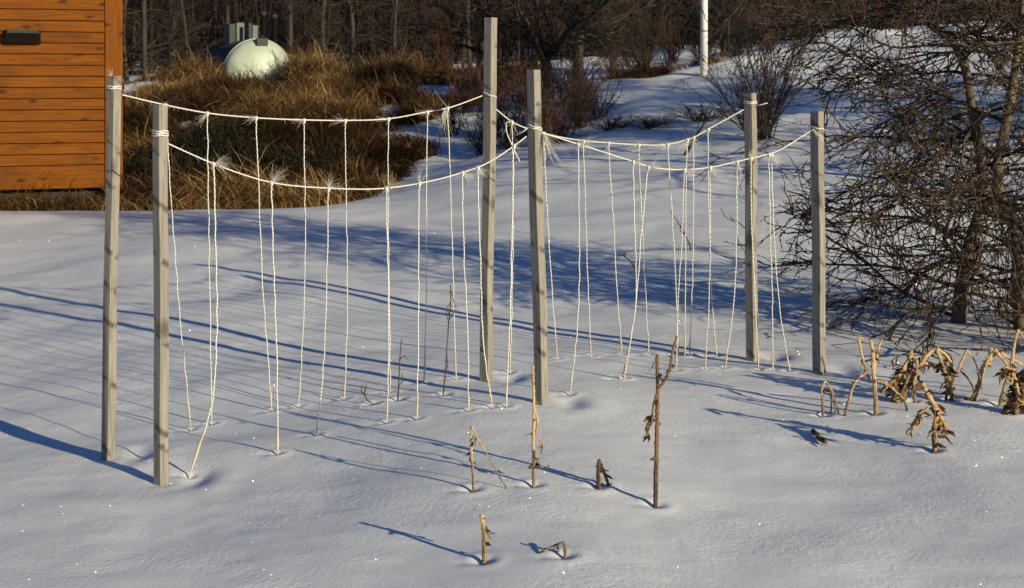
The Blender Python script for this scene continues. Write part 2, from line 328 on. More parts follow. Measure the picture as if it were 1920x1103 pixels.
STR = {
 'BL': [[(309, 198), (318, 330), (338, 600), (358, 806)], [(388, 212), (391, 400), (394, 600), (397, 795)], [(480, 221), (486, 380), (494, 560), (510, 770)],
        [(569, 225), (572, 400), (571, 560), (560, 762)], [(647, 226), (650, 420), (651, 600), (646, 748)], [(728, 223), (728, 420), (731, 600), (731, 735)],
        [(801, 210), (800, 400), (799, 560), (795, 718)], [(839, 203), (845, 360), (850, 540), (855, 710)]],
 'BR': [[(959, 228), (962, 400), (960, 560), (956, 699)], [(1019, 250), (1026, 400), (1036, 560), (1045, 673)], [(1093, 265), (1098, 400), (1103, 550), (1108, 668)],
        [(1141, 268), (1149, 400), (1157, 540), (1166, 665)], [(1197, 272), (1203, 400), (1211, 560), (1217, 665)], [(1251, 272), (1260, 400), (1268, 540), (1272, 665)],
        [(1288, 262), (1286, 400), (1285, 540), (1284, 667)], [(1300, 258), (1300, 400), (1298, 540), (1293, 664)], [(1327, 243), (1329, 400), (1334, 540), (1344, 668)]],
 'FL': [[(401, 307), (405, 480), (406, 640), (399, 745), (357, 888)], [(509, 342), (513, 500), (519, 680), (521, 850)], [(615, 353), (613, 500), (608, 660), (594, 815)],
        [(724, 353), (727, 500), (729, 660), (725, 792)], [(786, 344), (785, 500), (784, 660), (782, 785)], [(866, 324), (870, 480), (878, 640), (878, 770)],
        [(895, 315), (901, 480), (906, 640), (922, 763)], [(963, 275), (960, 430), (956, 600), (949, 762)]],
 'FR': [[(1083, 270), (1086, 430), (1084, 590), (1069, 740)], [(1187, 303), (1190, 430), (1192, 560), (1170, 711)], [(1215, 312), (1203, 430), (1192, 570), (1168, 711)],
        [(1283, 318), (1278, 450), (1271, 580), (1268, 695)], [(1331, 314), (1332, 440), (1329, 570), (1322, 692)], [(1382, 303), (1381, 440), (1376, 570), (1359, 690)],
        [(1407, 297), (1410, 430), (1416, 570), (1422, 693)], [(1441, 290), (1444, 430), (1448, 560), (1449, 694)], [(1446, 290), (1451, 430), (1461, 570), (1481, 695)]]}
wells = []
for k, p in pos.items(): wells.append((p[0], p[1], .006, .05, 1))
for L, ss in STR.items():
    for s_ in ss:
        p = hit(*s_[-1]); wells.append((p[0], p[1], .005, .016, 0))

# stalks: list of (name, label, category, mat, width, [polylines in px], leaf amount)
STALKS = [
 ('broken_stalk', 'pale broken stalk folded in an upside down V, left of the straight pale stalk', 'stalk', 4.8, [[(888, 918), (887, 890), (884, 850), (884, 800)], [(884, 800), (892, 815), (912, 850), (928, 878), (941, 901)]], 5, (885, 918)),
 ('upright_stalk', 'straight pale dry stalk with curled dead leaves on its right side, below the middle posts', 'stalk', 5.2, [[(1001, 910), (1000, 840), (1001, 760), (999, 686)], [(1003, 770), (1008, 790), (1006, 815), (1018, 835), (1014, 850)], [(1003, 845), (1010, 870), (1022, 878), (1030, 873)]], 14, (1001, 910)),
 ('broken_stalk', 'short dark stalk snapped into a leaning V, left of the tallest dark stalk', 'stalk', 8., [[(1123, 912), (1122, 890), (1123, 862)], [(1123, 862), (1130, 880), (1138, 900), (1149, 932)]], 8, (1123, 912)),
 ('tall_dark_stalk', 'tallest dark brown stalk with one side shoot curving up right', 'stalk', 7.6, [[(1229, 947), (1230, 890), (1232, 800), (1233, 740), (1232, 667)], [(1234, 729), (1246, 715), (1256, 690), (1262, 655), (1269, 630)], [(1230, 740), (1224, 770), (1222, 790), (1214, 810)], [(1222, 780), (1208, 790)], [(1222, 785), (1213, 800), (1216, 822)]], 14, (1230, 947)),
 ('broken_stalk', 'lowest pale stub with a thin prong leaning right, nearest the bottom edge', 'stalk', 8.5, [[(908, 1052), (908, 1020), (907, 990), (903, 965)], [(906, 980), (912, 995), (921, 1010)]], 7, (908, 1052)),
 ('bent_stalk', 'tiny bent stalk poking out right of the lowest pale stub', 'stalk', 6., [[(1060, 1042), (1060, 1030), (1057, 1016)], [(1057, 1016), (1045, 1021), (1020, 1033)]], 3, (1060, 1042)),
 ('broken_stalk', 'pale stalk folded into an upside down U, just right of the rightmost post', 'stalk', 4.6, [[(1543, 779), (1542, 750), (1543, 722), (1547, 714)], [(1547, 714), (1555, 724), (1562, 750), (1569, 779)], [(1552, 722), (1564, 742), (1573, 779)], [(1552, 724), (1558, 745), (1558, 779)]], 5, (1545, 779)),
 ('forked_stalk', 'upright stalk with forked top and thin side stems bending down both sides', 'stalk', 7.5, [[(1642, 776), (1641, 740), (1638, 700), (1636, 660), (1632, 638)], [(1640, 690), (1645, 665), (1653, 635)], [(1585, 776), (1592, 750), (1605, 715), (1626, 697)], [(1626, 697), (1620, 680), (1613, 650), (1611, 632), (1616, 636)], [(1645, 714), (1665, 722), (1680, 735), (1695, 750), (1701, 770)], [(1633, 712), (1624, 700), (1624, 688)]], 12, (1641, 776)),
 ('collapsed_stalks', 'collapsed clump of bent stalks with shredded hanging leaves, behind the tripod shaped stalk', 'stalk', 8., [[(1679, 755), (1680, 715), (1695, 690), (1712, 662)], [(1712, 662), (1700, 680), (1683, 704), (1680, 740)], [(1652, 738), (1672, 715), (1690, 700)], [(1715, 750), (1712, 725), (1720, 690), (1718, 672)], [(1695, 750), (1702, 722), (1722, 690), (1745, 660), (1757, 654)], [(1757, 654), (1765, 680), (1772, 700), (1775, 740), (1770, 772)], [(1757, 654), (1772, 665), (1785, 690), (1783, 700), (1772, 680)], [(1712, 675), (1740, 683), (1765, 690)], [(1688, 745), (1700, 715), (1712, 690)], [(1775, 700), (1783, 730), (1785, 770)]], 75, (1710, 752)),
 ('tripod_stalk', 'thick straw stalk standing like a tripod on splayed stems, nearest of the right stalks', 'stalk', 10., [[(1752, 845), (1753, 800), (1755, 770), (1742, 742), (1728, 718)], [(1753, 770), (1765, 785), (1771, 805), (1765, 815)], [(1700, 815), (1715, 795), (1725, 775), (1740, 765)], [(1745, 770), (1755, 762), (1763, 778), (1756, 812)], [(1722, 775), (1730, 770), (1720, 785)]], 28, (1750, 845)),
 ('arched_stalk', 'thin stalk arched over like a hook, between the collapsed clump and the thick split stalk', 'stalk', 4.8, [[(1786, 748), (1787, 715), (1798, 690), (1812, 658)], [(1812, 656), (1822, 668), (1832, 690), (1834, 705)], [(1800, 695), (1815, 710), (1828, 735)]], 6, (1787, 748)),
 ('split_stalk', 'thick split stalk leaning right with a long stem folded over at its top', 'stalk', 9., [[(1826, 750), (1835, 725), (1843, 690), (1856, 668), (1857, 658)], [(1856, 655), (1880, 665), (1900, 675), (1925, 688), (1945, 710)], [(1850, 690), (1862, 668), (1878, 660)], [(1836, 700), (1838, 720), (1826, 740)], [(1865, 655), (1885, 680), (1905, 700), (1908, 745)]], 12, (1828, 750)),
 ('leaning_stalk', 'tall thin stalk leaning against the right edge, topped by a sharp fold', 'stalk', 6., [[(1874, 760), (1884, 725), (1897, 680), (1903, 640), (1909, 618)], [(1909, 618), (1918, 632), (1935, 660)]], 18, (1875, 760)),
 ('collapsed_stalks', 'clump of shredded brown stalks at the right edge of the snow', 'stalk', 8., [[(1885, 775), (1898, 745), (1912, 710), (1925, 690)], [(1905, 775), (1908, 740), (1900, 700)], [(1900, 700), (1885, 690), (1880, 700)], [(1925, 780), (1918, 735), (1930, 700)]], 55, (1890, 775)),
 ('stalk_fragment', 'short dark piece of stalk lying on the snow below the rightmost post', 'stalk', 8.5, [[(1524, 816), (1530, 820), (1536, 829), (1548, 836)]], 6, None),
 ('thin_weed', 'thin dark weed with small side twigs, between the left strings', 'weed', 2.2, [[(746, 750), (748, 715), (750, 670), (753, 636)], [(749, 675), (758, 668), (763, 672)], [(748, 725), (755, 712), (754, 700)]], 3, (747, 750)),
 ('thin_weed', 'tall thin dark weed with a looped forked tip, left of the tallest post', 'weed', 2.4, [[(831, 740), (835, 700), (839, 640), (842, 600), (845, 565), (845, 535)], [(842, 605), (837, 590), (841, 570)], [(842, 600), (852, 585), (850, 560), (846, 545)], [(836, 700), (839, 685), (838, 665)]], 5, (832, 740)),
 ('thin_weed', 'small dark curled twig rising from the snow left of the shorter thin weed', 'weed', 2.2, [[(698, 757), (688, 750), (684, 740), (687, 722)], [(684, 742), (678, 735), (680, 722)]], 0, (698, 757)),
]
for s_ in STALKS:
    if s_[6] is not None:
        p = hit(*s_[6]); wells.append((p[0], p[1], .008, .022, 0))

# ------------------------------------------------------------------ ground mesh
def spaced(lo, a, b, hi, fine, grow):
    mid = list(np.arange(a, b, fine)); up = []; x = b; d = fine
    while x < hi: up.append(x); d *= grow; x += d
    up.append(hi); dn = []; x = a - fine; d = fine
    while x > lo: dn.append(x); d *= grow; x -= d
    dn.append(lo)
    return np.array(dn[::-1] + mid + up)
xs = spaced(-90, -2.4, 2.9, 90, .013, 1.022)
ys = spaced(-30, 3.5, 7.0, 150, .013, 1.016)
XX, YY = np.meshgrid(xs, ys)
ZZ = ground(XX, YY)
SD = np.array([-.70, .71])                 # where shadows fall, in plan
for (x, y, dep, rad, big) in wells:
    i0, i1 = np.searchsorted(xs, [x - .5, x + .5]); j0, j1 = np.searchsorted(ys, [y - .5, y + .5])
    dx = XX[j0:j1, i0:i1] - x; dy = YY[j0:j1, i0:i1] - y
    rr = np.hypot(dx, dy)
    dz = -dep * np.exp(-(rr / rad) ** 2)
    if big:   # wind scoop: a shallow trough curling round the right side, with a low drift beyond it
        ang = np.arctan2(dy, dx)
        dz += -.017 * np.exp(-((rr - .12) / .05) ** 2) * np.exp(-((ang - .35) / .8) ** 2) + .006 * np.exp(-((rr - .22) / .07) ** 2) * np.exp(-((ang - .2) / 1.1) ** 2)
    else:
        dz += .003 * np.exp(-((rr - rad * 2.1) / rad) ** 2)
        dz += -.006 * np.exp(-(((dx + .035) / .04) ** 2 + (dy / .02) ** 2))
    ZZ[j0:j1, i0:i1] += dz
def litter(x, y):
    x = np.asarray(x, float); y = np.asarray(y, float)
    px = 960 + F * x / np.maximum(y, 1.)
    # grass mound
    edge = np.interp(px, [200, 300, 560, 640, 720, 800, 900, 980, 1040], [14.2, 14.2, 14.2, 14.6, 16.0, 17.0, 18.3, 20.0, 26.])
    m = 1 / (1 + np.exp(-(y - edge) * 3.0))
    m = m * (px < 1050) * (y < 27)
    patch = vnoise(x * .55 + 3, y * .4 + 8) + .5 * vnoise(x * 1.5, y * 1.1)
    left = np.clip((430 - px) / 110, 0, 1) * (y > 16.3)
    right = np.clip((px - 720) / 90, 0, 1)
    m = m - np.clip(left * (.15 + 1.5 * patch), 0, .8) - right * np.clip(.62 + patch * 2.0, 0, 1)
    for (cx, cy, rx, ry, k_) in ((795, 19.6, 75, .9, 1), (740, 21.3, 45, .5, .9), (860, 18.4, 50, .45, 1), (905, 20.3, 60, .8, 1), (246, 23.2, 30, .6, 1), (300, 21.6, 45, .4, 1), (285, 20.0, 50, .3, 1), (265, 18.4, 40, .25, 1), (340, 20.6, 30, .25, .9), (250, 17.1, 30, .2, 1), (390, 22.6, 30, .3, .7), (275, 16.4, 40, .15, .8), (640, 14.9, 60, .3, 0)):
        m = m - k_ * np.exp(-(((px - cx + 30 * vnoise(x * 3, y * 3)) / rx) ** 2 + ((y - cy) / ry) ** 2) ** 1.5)
    wood = np.clip((y - 33) / 10, 0, 1) * (.58 + .8 * patch) + np.clip((y - 50) / 10, 0, .6)
    side = np.clip((-6.5 - x) / 1., 0, 1) * (y > 14) * .5
    return np.clip(np.maximum(np.maximum(m, wood), side * 0), 0, 1)
LL = litter(XX, YY)
ny, nx = XX.shape
V = np.stack([XX, YY, ZZ], -1).reshape(-1, 3)
a = (np.arange(ny - 1)[:, None] * nx + np.arange(nx - 1)[None, :]).ravel()
g = MB(); g.add(V, np.stack([a, a + 1, a + nx + 1, a + nx], -1), 0.)
go = g.build('snow_ground', M['snow']); tag(go, 'snow covered ground rising to a hill on the right', kind='structure')
la = go.data.attributes.new('litter', 'FLOAT', 'POINT'); la.data.foreach_set('value', LL.ravel().astype(np.float32))
print('ground verts', len(V))

# ------------------------------------------------------------------ posts
PL = {'P1': 'nearer left wooden post, pale grey, with three turns of twine near its top',
      'P2': 'leftmost wooden post with dark knots, standing in front of the shed corner',
      'P3': 'nearer middle wooden post with twine tied from both sides, leaning slightly left',
      'P4': 'tallest wooden post, behind the nearer middle post',
      'P5': 'wooden post second from the right, with a loose twine end sticking out right',
      'P6': 'rightmost wooden post beside the twiggy larch'}
for k, (b_, t_, w, turn) in POSTS.items():
    b0 = pos[k].copy(); top = topof(k); az = math.atan2(b0[0], b0[1])
    th = math.radians(turn) + az           # left face normal turned to the left of the sight line
    n = 26; zs = np.linspace(0, 1, n); mb = MB(); h = w / 2; c = .0016
    sec = np.array([(-h + c, -h), (h - c, -h), (h, -h + c), (h, h - c), (h - c, h), (-h + c, h), (-h, h - c), (-h, -h + c)])
    cs, sn = math.cos(-th), math.sin(-th)
    sec = np.stack([sec[:, 0] * cs - sec[:, 1] * sn, sec[:, 0] * sn + sec[:, 1] * cs], -1)
    low = b0 + (b0 - top) * .22
    rings = []
    for q, z in enumerate(zs):
        cpt = low + (top - low) * z; s2 = 1 + .012 * math.sin(z * 9 + turn)
        ring = np.zeros((8, 3)); ring[:, :2] = sec * s2; ring += cpt + np.array([.0015 * math.sin(z * 11 + turn), 0, 0])
        if q == n - 1: ring[:, 2] += R.normal(0, .0008, 8)
        rings.append(ring)
    Vp = np.vstack(rings + [rings[-1].mean(0)[None]])
    i = np.arange(n - 1)[:, None] * 8; j = np.arange(8)[None, :]; j2 = (j + 1) % 8
    Q = np.stack([i + j, i + j2, i + 8 + j2, i + 8 + j], -1).reshape(-1, 4)
    jj = np.arange(8); Q = np.vstack([Q, np.stack([np.full(8, n * 8), (n - 1) * 8 + jj, (n - 1) * 8 + (jj + 1) % 8, (n - 1) * 8 + (jj + 1) % 8], -1)])
    mb.add(Vp, Q, .5)
    o = mb.build('wooden_post', M['post'], smooth=False, origin=b0)
    tag(o, PL[k], 'post', 'wooden posts of the string trellis')

# ------------------------------------------------------------------ twine
def smooth_line(P, n):
    P = np.asarray(P, float); d = np.r_[0, np.cumsum(np.linalg.norm(np.diff(P, axis=0), axis=1))]; t = np.linspace(0, d[-1], n)
    m = np.gradient(P, d, axis=0); i = np.clip(np.searchsorted(d, t, side='right') - 1, 0, len(d) - 2)
    h = (d[i + 1] - d[i])[:, None]; s = ((t - d[i])[:, None] / h)
    return (2 * s**3 - 3 * s**2 + 1) * P[i] + (s**3 - 2 * s**2 + s) * h * m[i] + (-2 * s**3 + 3 * s**2) * P[i + 1] + (s**3 - s**2) * h * m[i + 1]
def strand(mb, p, d, L, r=.0006, curl=.4, n=6, droop=.0):
    d = np.asarray(d, float); d = d / np.linalg.norm(d); P = [np.array(p)]
    for q in range(n):
        d = d + R.normal(0, curl / n, 3) + np.array([0, 0, -droop / n]); d /= np.linalg.norm(d); P.append(P[-1] + d * L / n)
    mb.tube(P, np.linspace(r, r * .4, n + 1), 3, cap=False)
def fray(mb, p, d, n, L, spread=.5, droop=.3, r=.00065):
    for _ in range(n): strand(mb, p, np.asarray(d) + R.normal(0, spread, 3), L * R.uniform(.35, 1.1), r, .8, 6, droop)
WRAPS = {'P1': ((252, 6, 3, 0), 'FL'), 'P2': ((166, 5, 2, -.04), 'BL'), 'P4': ((180, 4, 1, -.35), 'BR'), 'P3': ((241, 4, 2, -.25), 'FR'), 'P5': ((194, 3, 2, 0), 'BR2'), 'P6': ((242, 4, 1, -.2), 'FR2')}
NAMES = {'BL': 'upper left twine strung between the leftmost post and the tallest post', 'FL': 'lower left twine sagging from the nearer left post to the nearer middle post',
         'BR': 'upper right twine sagging from the tallest post to the post second from the right', 'FR': 'lower right twine sagging from the nearer middle post to the rightmost post'}
def wrap_mesh(k, py, gap, turns, slant):
    b0 = pos[k]; top = topof(k); w = POSTS[k][2]; th = math.radians(POSTS[k][3]) + math.atan2(b0[0], b0[1])
    z = pt(0, py, b0[1])[2]; f = (z - b0[2]) / (top[2] - b0[2]); c = b0 + (top - b0) * f
    mb = MB(); h = w / 2 + .003; cs, sn = math.cos(-th), math.sin(-th)
    crn = np.array([(-h, -h), (h, -h), (h, h), (-h, h)]); 
    for t in range(turns):
        P = []
        for q in range(17):
            u = q / 16 * 4; i = int(u) % 4; fr = u - int(u); xy = crn[i] * (1 - fr) + crn[(i + 1) % 4] * fr
            xy = xy / max(1., np.linalg.norm(xy) / (w * .70))
            x, y = xy[0] * cs - xy[1] * sn, xy[0] * sn + xy[1] * cs
            P.append(c + [x, y, -(t - turns / 2) * .0075 - slant * x * -1. + .002 * math.sin(q * 1.3 + t)])
        mb.tube(P, .0027, 6, cap=False)
    return mb, c
SH = {}
for key, (ks, pts) in LINES.items():
    A, B = pos[ks[0]], pos[ks[1]]
    P = []
    for (px, py) in pts:
        P.append(pt(px, py, row_Y(px, ks)))
    ctr = np.array(P).mean(0)
    Pl = smooth_line(P, 420); SH[key] = Pl
    wob = np.arange(420)
    Pl = Pl + np.stack([0 * wob, .0006 * np.sin(wob * 1.7), .0006 * np.cos(wob * 1.7)], -1)
    mb = MB(); mb.tube(Pl, .0027 * (1 + .10 * np.sin(wob * 2.1)), 6)
    for q in range(60):
        i = R.integers(5, 415); strand(mb, Pl[i], R.normal(0, 1, 3), R.uniform(.008, .03), .00045, .6, 4)
    o = mb.build('trellis_twine', M['twine'], origin=ctr); tag(o, NAMES[key], 'twine', 'horizontal twines of the trellis')
    SH[key + 'o'] = (o, ctr)
for k, (spec, key) in WRAPS.items():
    mb, c = wrap_mesh(k, *spec); par, ctr = SH[key[:2] + 'o']
    if k == 'P5': mb.tube([c + [.02, -.01, -.012], c + [.045, -.02, -.006], c + [.075, -.02, .002]], .002, 5)
    if k == 'P6': fray(mb, c + [-.028, -.03, 0], (.5, 0, -.5), 14, .09, .25, .6, .0008)
    if k == 'P2':
        top = topof('P2'); fray(mb, top + [-.012, 0, -.01], (0, 0, 1), 8, .045, .3, 0, .0008)
    if k == 'P3':
        c2 = c + [.034, -.01, -.02]; fray(mb, c2, (.4, 0, -.8), 34, .16, .25, .3, .0007)
        mb.tube([c + [-.03, -.01, 0], c + [-.045, 0, -.012], c + [-.075, .01, -.028]], .0026, 5)
    mb.v = [v - ctr for v in mb.v]
    mb.build('post_wrap', M['twine'], parent=par)
ORD = ['first', 'second', 'third', 'fourth', 'fifth', 'sixth', 'seventh', 'eighth', 'ninth']
LL_ = {'BL': ('{} string from the leftmost post, on the upper left twine', .0023), 'FL': ('{} string from the nearer left post, on the lower left twine', .0025),
       'BR': ('{} string from the tallest post, on the upper right twine', .0024), 'FR': ('{} string from the nearer middle post, on the lower right twine', .0026)}
EXTRA = {('FL', 0): ', base bent left', ('FR', 1): ', meeting its neighbour below', ('FR', 2): ', slanting left sharply', ('FR', 8): ', slanting right',
         ('BR', 0): ' with a looped end', ('BL', 0): ', behind the nearer post'}
# fray direction and amount at each knot
FR_ = {'BL': [((-1, 0, -.1), 14), ((-.6, 0, -.4), 26), ((-.5, 0, .2), 22), ((-1, 0, .1), 22), ((-.8, 0, .3), 20), ((-1, 0, .3), 22), ((-1, 0, .25), 26), ((-.2, 0, -1), 40)],
       'FL': [((1, 0, .35), 46), ((.5, 0, .9), 40), ((.35, 0, 1), 36), ((.4, 0, .6), 34), ((.15, 0, 1), 32), ((.9, 0, -.2), 36), ((.7, 0, -.6), 46), ((.2, 0, .3), 16)],
       'BR': [((.2, 0, -.4), 10), ((.4, 0, -1), 20), ((.7, 0, .1), 20), ((0, 0, -.3), 12), ((-.8, 0, .1), 22), ((-1, 0, -.2), 26), ((-.6, 0, -.8), 34), ((.3, 0, -1), 34), ((-1, 0, .1), 14)],
       'FR': [((1, 0, .15), 40), ((.9, 0, .4), 34), ((.8, 0, .6), 40), ((1, 0, .15), 44), ((.7, 0, -.4), 34), ((.2, 0, -.6), 16), ((.1, 0, 1), 34), ((1, 0, -.5), 40), ((1, 0, -.4), 16)]}
for key, ss in STR.items():
    ks = LINES[key][0]; Pl = SH[key]
    for i, s_ in enumerate(ss):
        u = (s_[0][0] - 960) / F
        k0 = np.argmin(np.abs(Pl[:, 0] / Pl[:, 1] - u)); topp = Pl[k0].copy()
        bot = hit(*s_[-1]); P = []
        z0 = s_[0][1]; z1 = s_[-1][1]
        for (px, py) in s_:
            f = (py - z0) / (z1 - z0); Y = topp[1] * (1 - f) + bot[1] * f
            P.append(pt(px, py, Y))
        P[0] = topp; P[-1] = bot
        d = (P[-1] - P[-2]); d /= np.linalg.norm(d); P.append(P[-1] + d * .05)
        n = 170; Q_ = smooth_line(P, n); w = np.arange(n); r0 = LL_[key][1] * R.uniform(.88, 1.05)
        wv = .0012 * vnoise(w * .13 + i * 9, w * 0 + 3); Q_ = Q_ + np.stack([wv * 3, wv, 0 * w], -1) + np.stack([.0005 * np.sin(w * 1.9), .0005 * np.cos(w * 1.9), 0 * w], -1)
        Q_[0] = topp
        mb = MB(); mb.tube(Q_, r0 * (1 + .12 * np.sin(w * 1.9)), 6)
        for q in range(26): strand(mb, Q_[R.integers(4, n - 6)], R.normal(0, 1, 3) * [1, 1, .4], R.uniform(.006, .022), .0004, .6, 4)
        o = mb.build('hanging_string', M['twine'], origin=topp)
        lab = LL_[key][0].format(ORD[i]) + EXTRA.get((key, i), ''); tag(o, lab, 'string', 'hanging strings of the trellis')
        kn = MB()
        dirl = Pl[min(k0 + 6, 419)] - Pl[max(k0 - 6, 0)]; dirl /= np.linalg.norm(dirl)
        for t in range(3):
            off = dirl * (t - 1) * .0045; th = np.linspace(0, 2 * math.pi, 10); nx_ = np.cross(dirl, [0, 0, 1]); nx_ /= np.linalg.norm(nx_); ny_ = np.cross(dirl, nx_)
            kn.tube([off + (nx_ * math.cos(q) + ny_ * math.sin(q)) * .0055 + np.array([0, 0, -.001]) for q in th], .0026, 5, cap=False)
        kn.tube([np.array([0, -.004, .006]), np.array([.004, -.007, -.004]), np.array([0, -.003, -.013]), np.array([0, 0, -.02])], [.003, .0048, .0045, .003], 6)
        kn.build('knot', M['twine'], parent=o)
        fd, fn = FR_[key][i]; fm = MB(); fray(fm, (0, -.003, -.004), fd, int(fn * R.uniform(.6, 1.15)), R.uniform(.045, .08), R.uniform(.16, .34), .5, .00055)
        fray(fm, (0, -.003, -.004), (0, 0, -.5), 5, .024, .7, .4, .0005)
        if (key, i) == ('BL', 7): fray(fm, (-.01, -.003, -.004), (-.1, 0, -1), 26, .13, .13, .1); strand(fm, (0, 0, .004), (-.7, 0, .75), .09, .0012, .2)
        if (key, i) == ('BR', 0):
            fm.tube(smooth_line([(0, -.004, 0), (-.022, -.006, -.004), (-.024, -.006, -.03), (-.004, -.006, -.09), (.014, -.006, -.13), (.034, -.006, -.172)], 24), np.linspace(.0022, .0030, 24), 5)
        fm.build('frayed_end', M['twine'], parent=o)
        tl = MB(); m0 = n - 24 if i % 3 else n - 30; T = Q_[m0:] - topp; tt = np.linspace(0, 1, len(T)); bulge = 1.05 + .75 * np.sin(np.clip(tt * 1.25, 0, 1) * math.pi) ** 2 * (1.4 if (key, i) in (('FL', 0), ('FR', 1), ('FL', 1)) else .8)
        tl.tube(T, r0 * bulge, 7)
        tl.build('tan_tail', M['tail'], parent=o)

# ------------------------------------------------------------------ stalks
def stalk_group(spec):
    name, label, cat, wpx, lines, nl, well = spec
    base = hit(*lines[0][0]) if well is None else hit(*well); Y = base[1]
    sc_ = Y / F; mb = MB(); allp = []; up = np.array([0, 0, .012 if well is None else 0.])
    dark = 'dark' in label or cat == 'weed'
    for li, ln in enumerate(lines):
        # later stems lean a little towards or away from the camera
        dep = 0 if li == 0 else R.uniform(-.03, .03)
        P = [up + pt(px, py, Y + dep * ((j if li == 0 else 1))) for j, (px, py) in enumerate(ln)]
        if well is None: P = [hit(px, py) + up for px, py in ln]
        if P[0][2] < base[2] + .02 and well is not None: P = [P[0] + (P[0] - P[1]) / np.linalg.norm(P[0] - P[1]) * .03] + P
        if P[-1][2] < base[2] + .03 and well is not None: P = P + [P[-1] + (P[-1] - P[-2]) / np.linalg.norm(P[-1] - P[-2]) * .03]
        n = max(10, int(np.linalg.norm(np.diff(P, axis=0), axis=1).sum() / .006)); Q_ = smooth_line(P, n)
        Q_ = Q_ + (R.normal(0, .0007 if cat != 'weed' else .0004, Q_.shape))
        r = wpx * sc_ * .56 * (1 if li == 0 else R.uniform(.5, .75)) if not (name.startswith("collapsed") or name == "tripod_stalk") else wpx * sc_ * .5 * R.uniform(.65, 1.2)
        w = np.arange(n); rad = r * (1 + .16 * vnoise(w * .35 + li * 7, w * 0 + 1.5) + .25 * (R.random(n) > .94)) * np.linspace(1.08, .8, n)
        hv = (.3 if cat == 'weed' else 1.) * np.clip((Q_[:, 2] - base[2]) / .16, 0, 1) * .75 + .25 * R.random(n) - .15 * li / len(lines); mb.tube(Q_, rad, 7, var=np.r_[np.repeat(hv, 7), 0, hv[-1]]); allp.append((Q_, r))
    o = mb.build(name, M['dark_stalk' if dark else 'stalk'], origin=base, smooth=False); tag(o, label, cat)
    lf = MB()
    for _ in range(int(nl * (3.2 if nl > 20 else 1.8))):
        Q_, r = allp[R.integers(len(allp))] if R.random() > .35 else allp[0]
        p = Q_[R.integers(int(len(Q_) * .15), len(Q_))] + R.normal(0, r * .5, 3); L = R.uniform(.015, .05) * (1.5 if nl > 20 else 1) * (.6 if cat == 'weed' else 1)
        d = R.normal(0, 1, 3) * [1, 1, .4] + [0, 0, -1.1 if nl > 20 else -.5]; d /= np.linalg.norm(d); sd = np.cross(d, R.normal(0, 1, 3)); sd /= np.linalg.norm(sd)
        n = 7; w0 = (R.uniform(.003, .011) if nl > 20 else R.uniform(.002, .0065)) * (.5 if cat == 'weed' else 1); VV = []
        for q in range(n):
            t = q / (n - 1); wd = w0 * math.sin(min(1, t + .15) * math.pi * .93) + .0005
            VV += [p - sd * wd, p + sd * wd]; d = d + R.normal(0, .35, 3) * [1, 1, .6]; d /= np.linalg.norm(d); sd = sd + R.normal(0, .3, 3); sd /= np.linalg.norm(sd); p = p + d * L / n
        qq = np.arange(n - 1) * 2; lf.add(np.array(VV) - base, np.stack([qq, qq + 1, qq + 3, qq + 2], -1), R.random() ** 1.5 * (.5 if dark else 1))
    if nl: lf.build('dead_leaves', M['leaf'], parent=o)
for s_ in STALKS: stalk_group(s_)

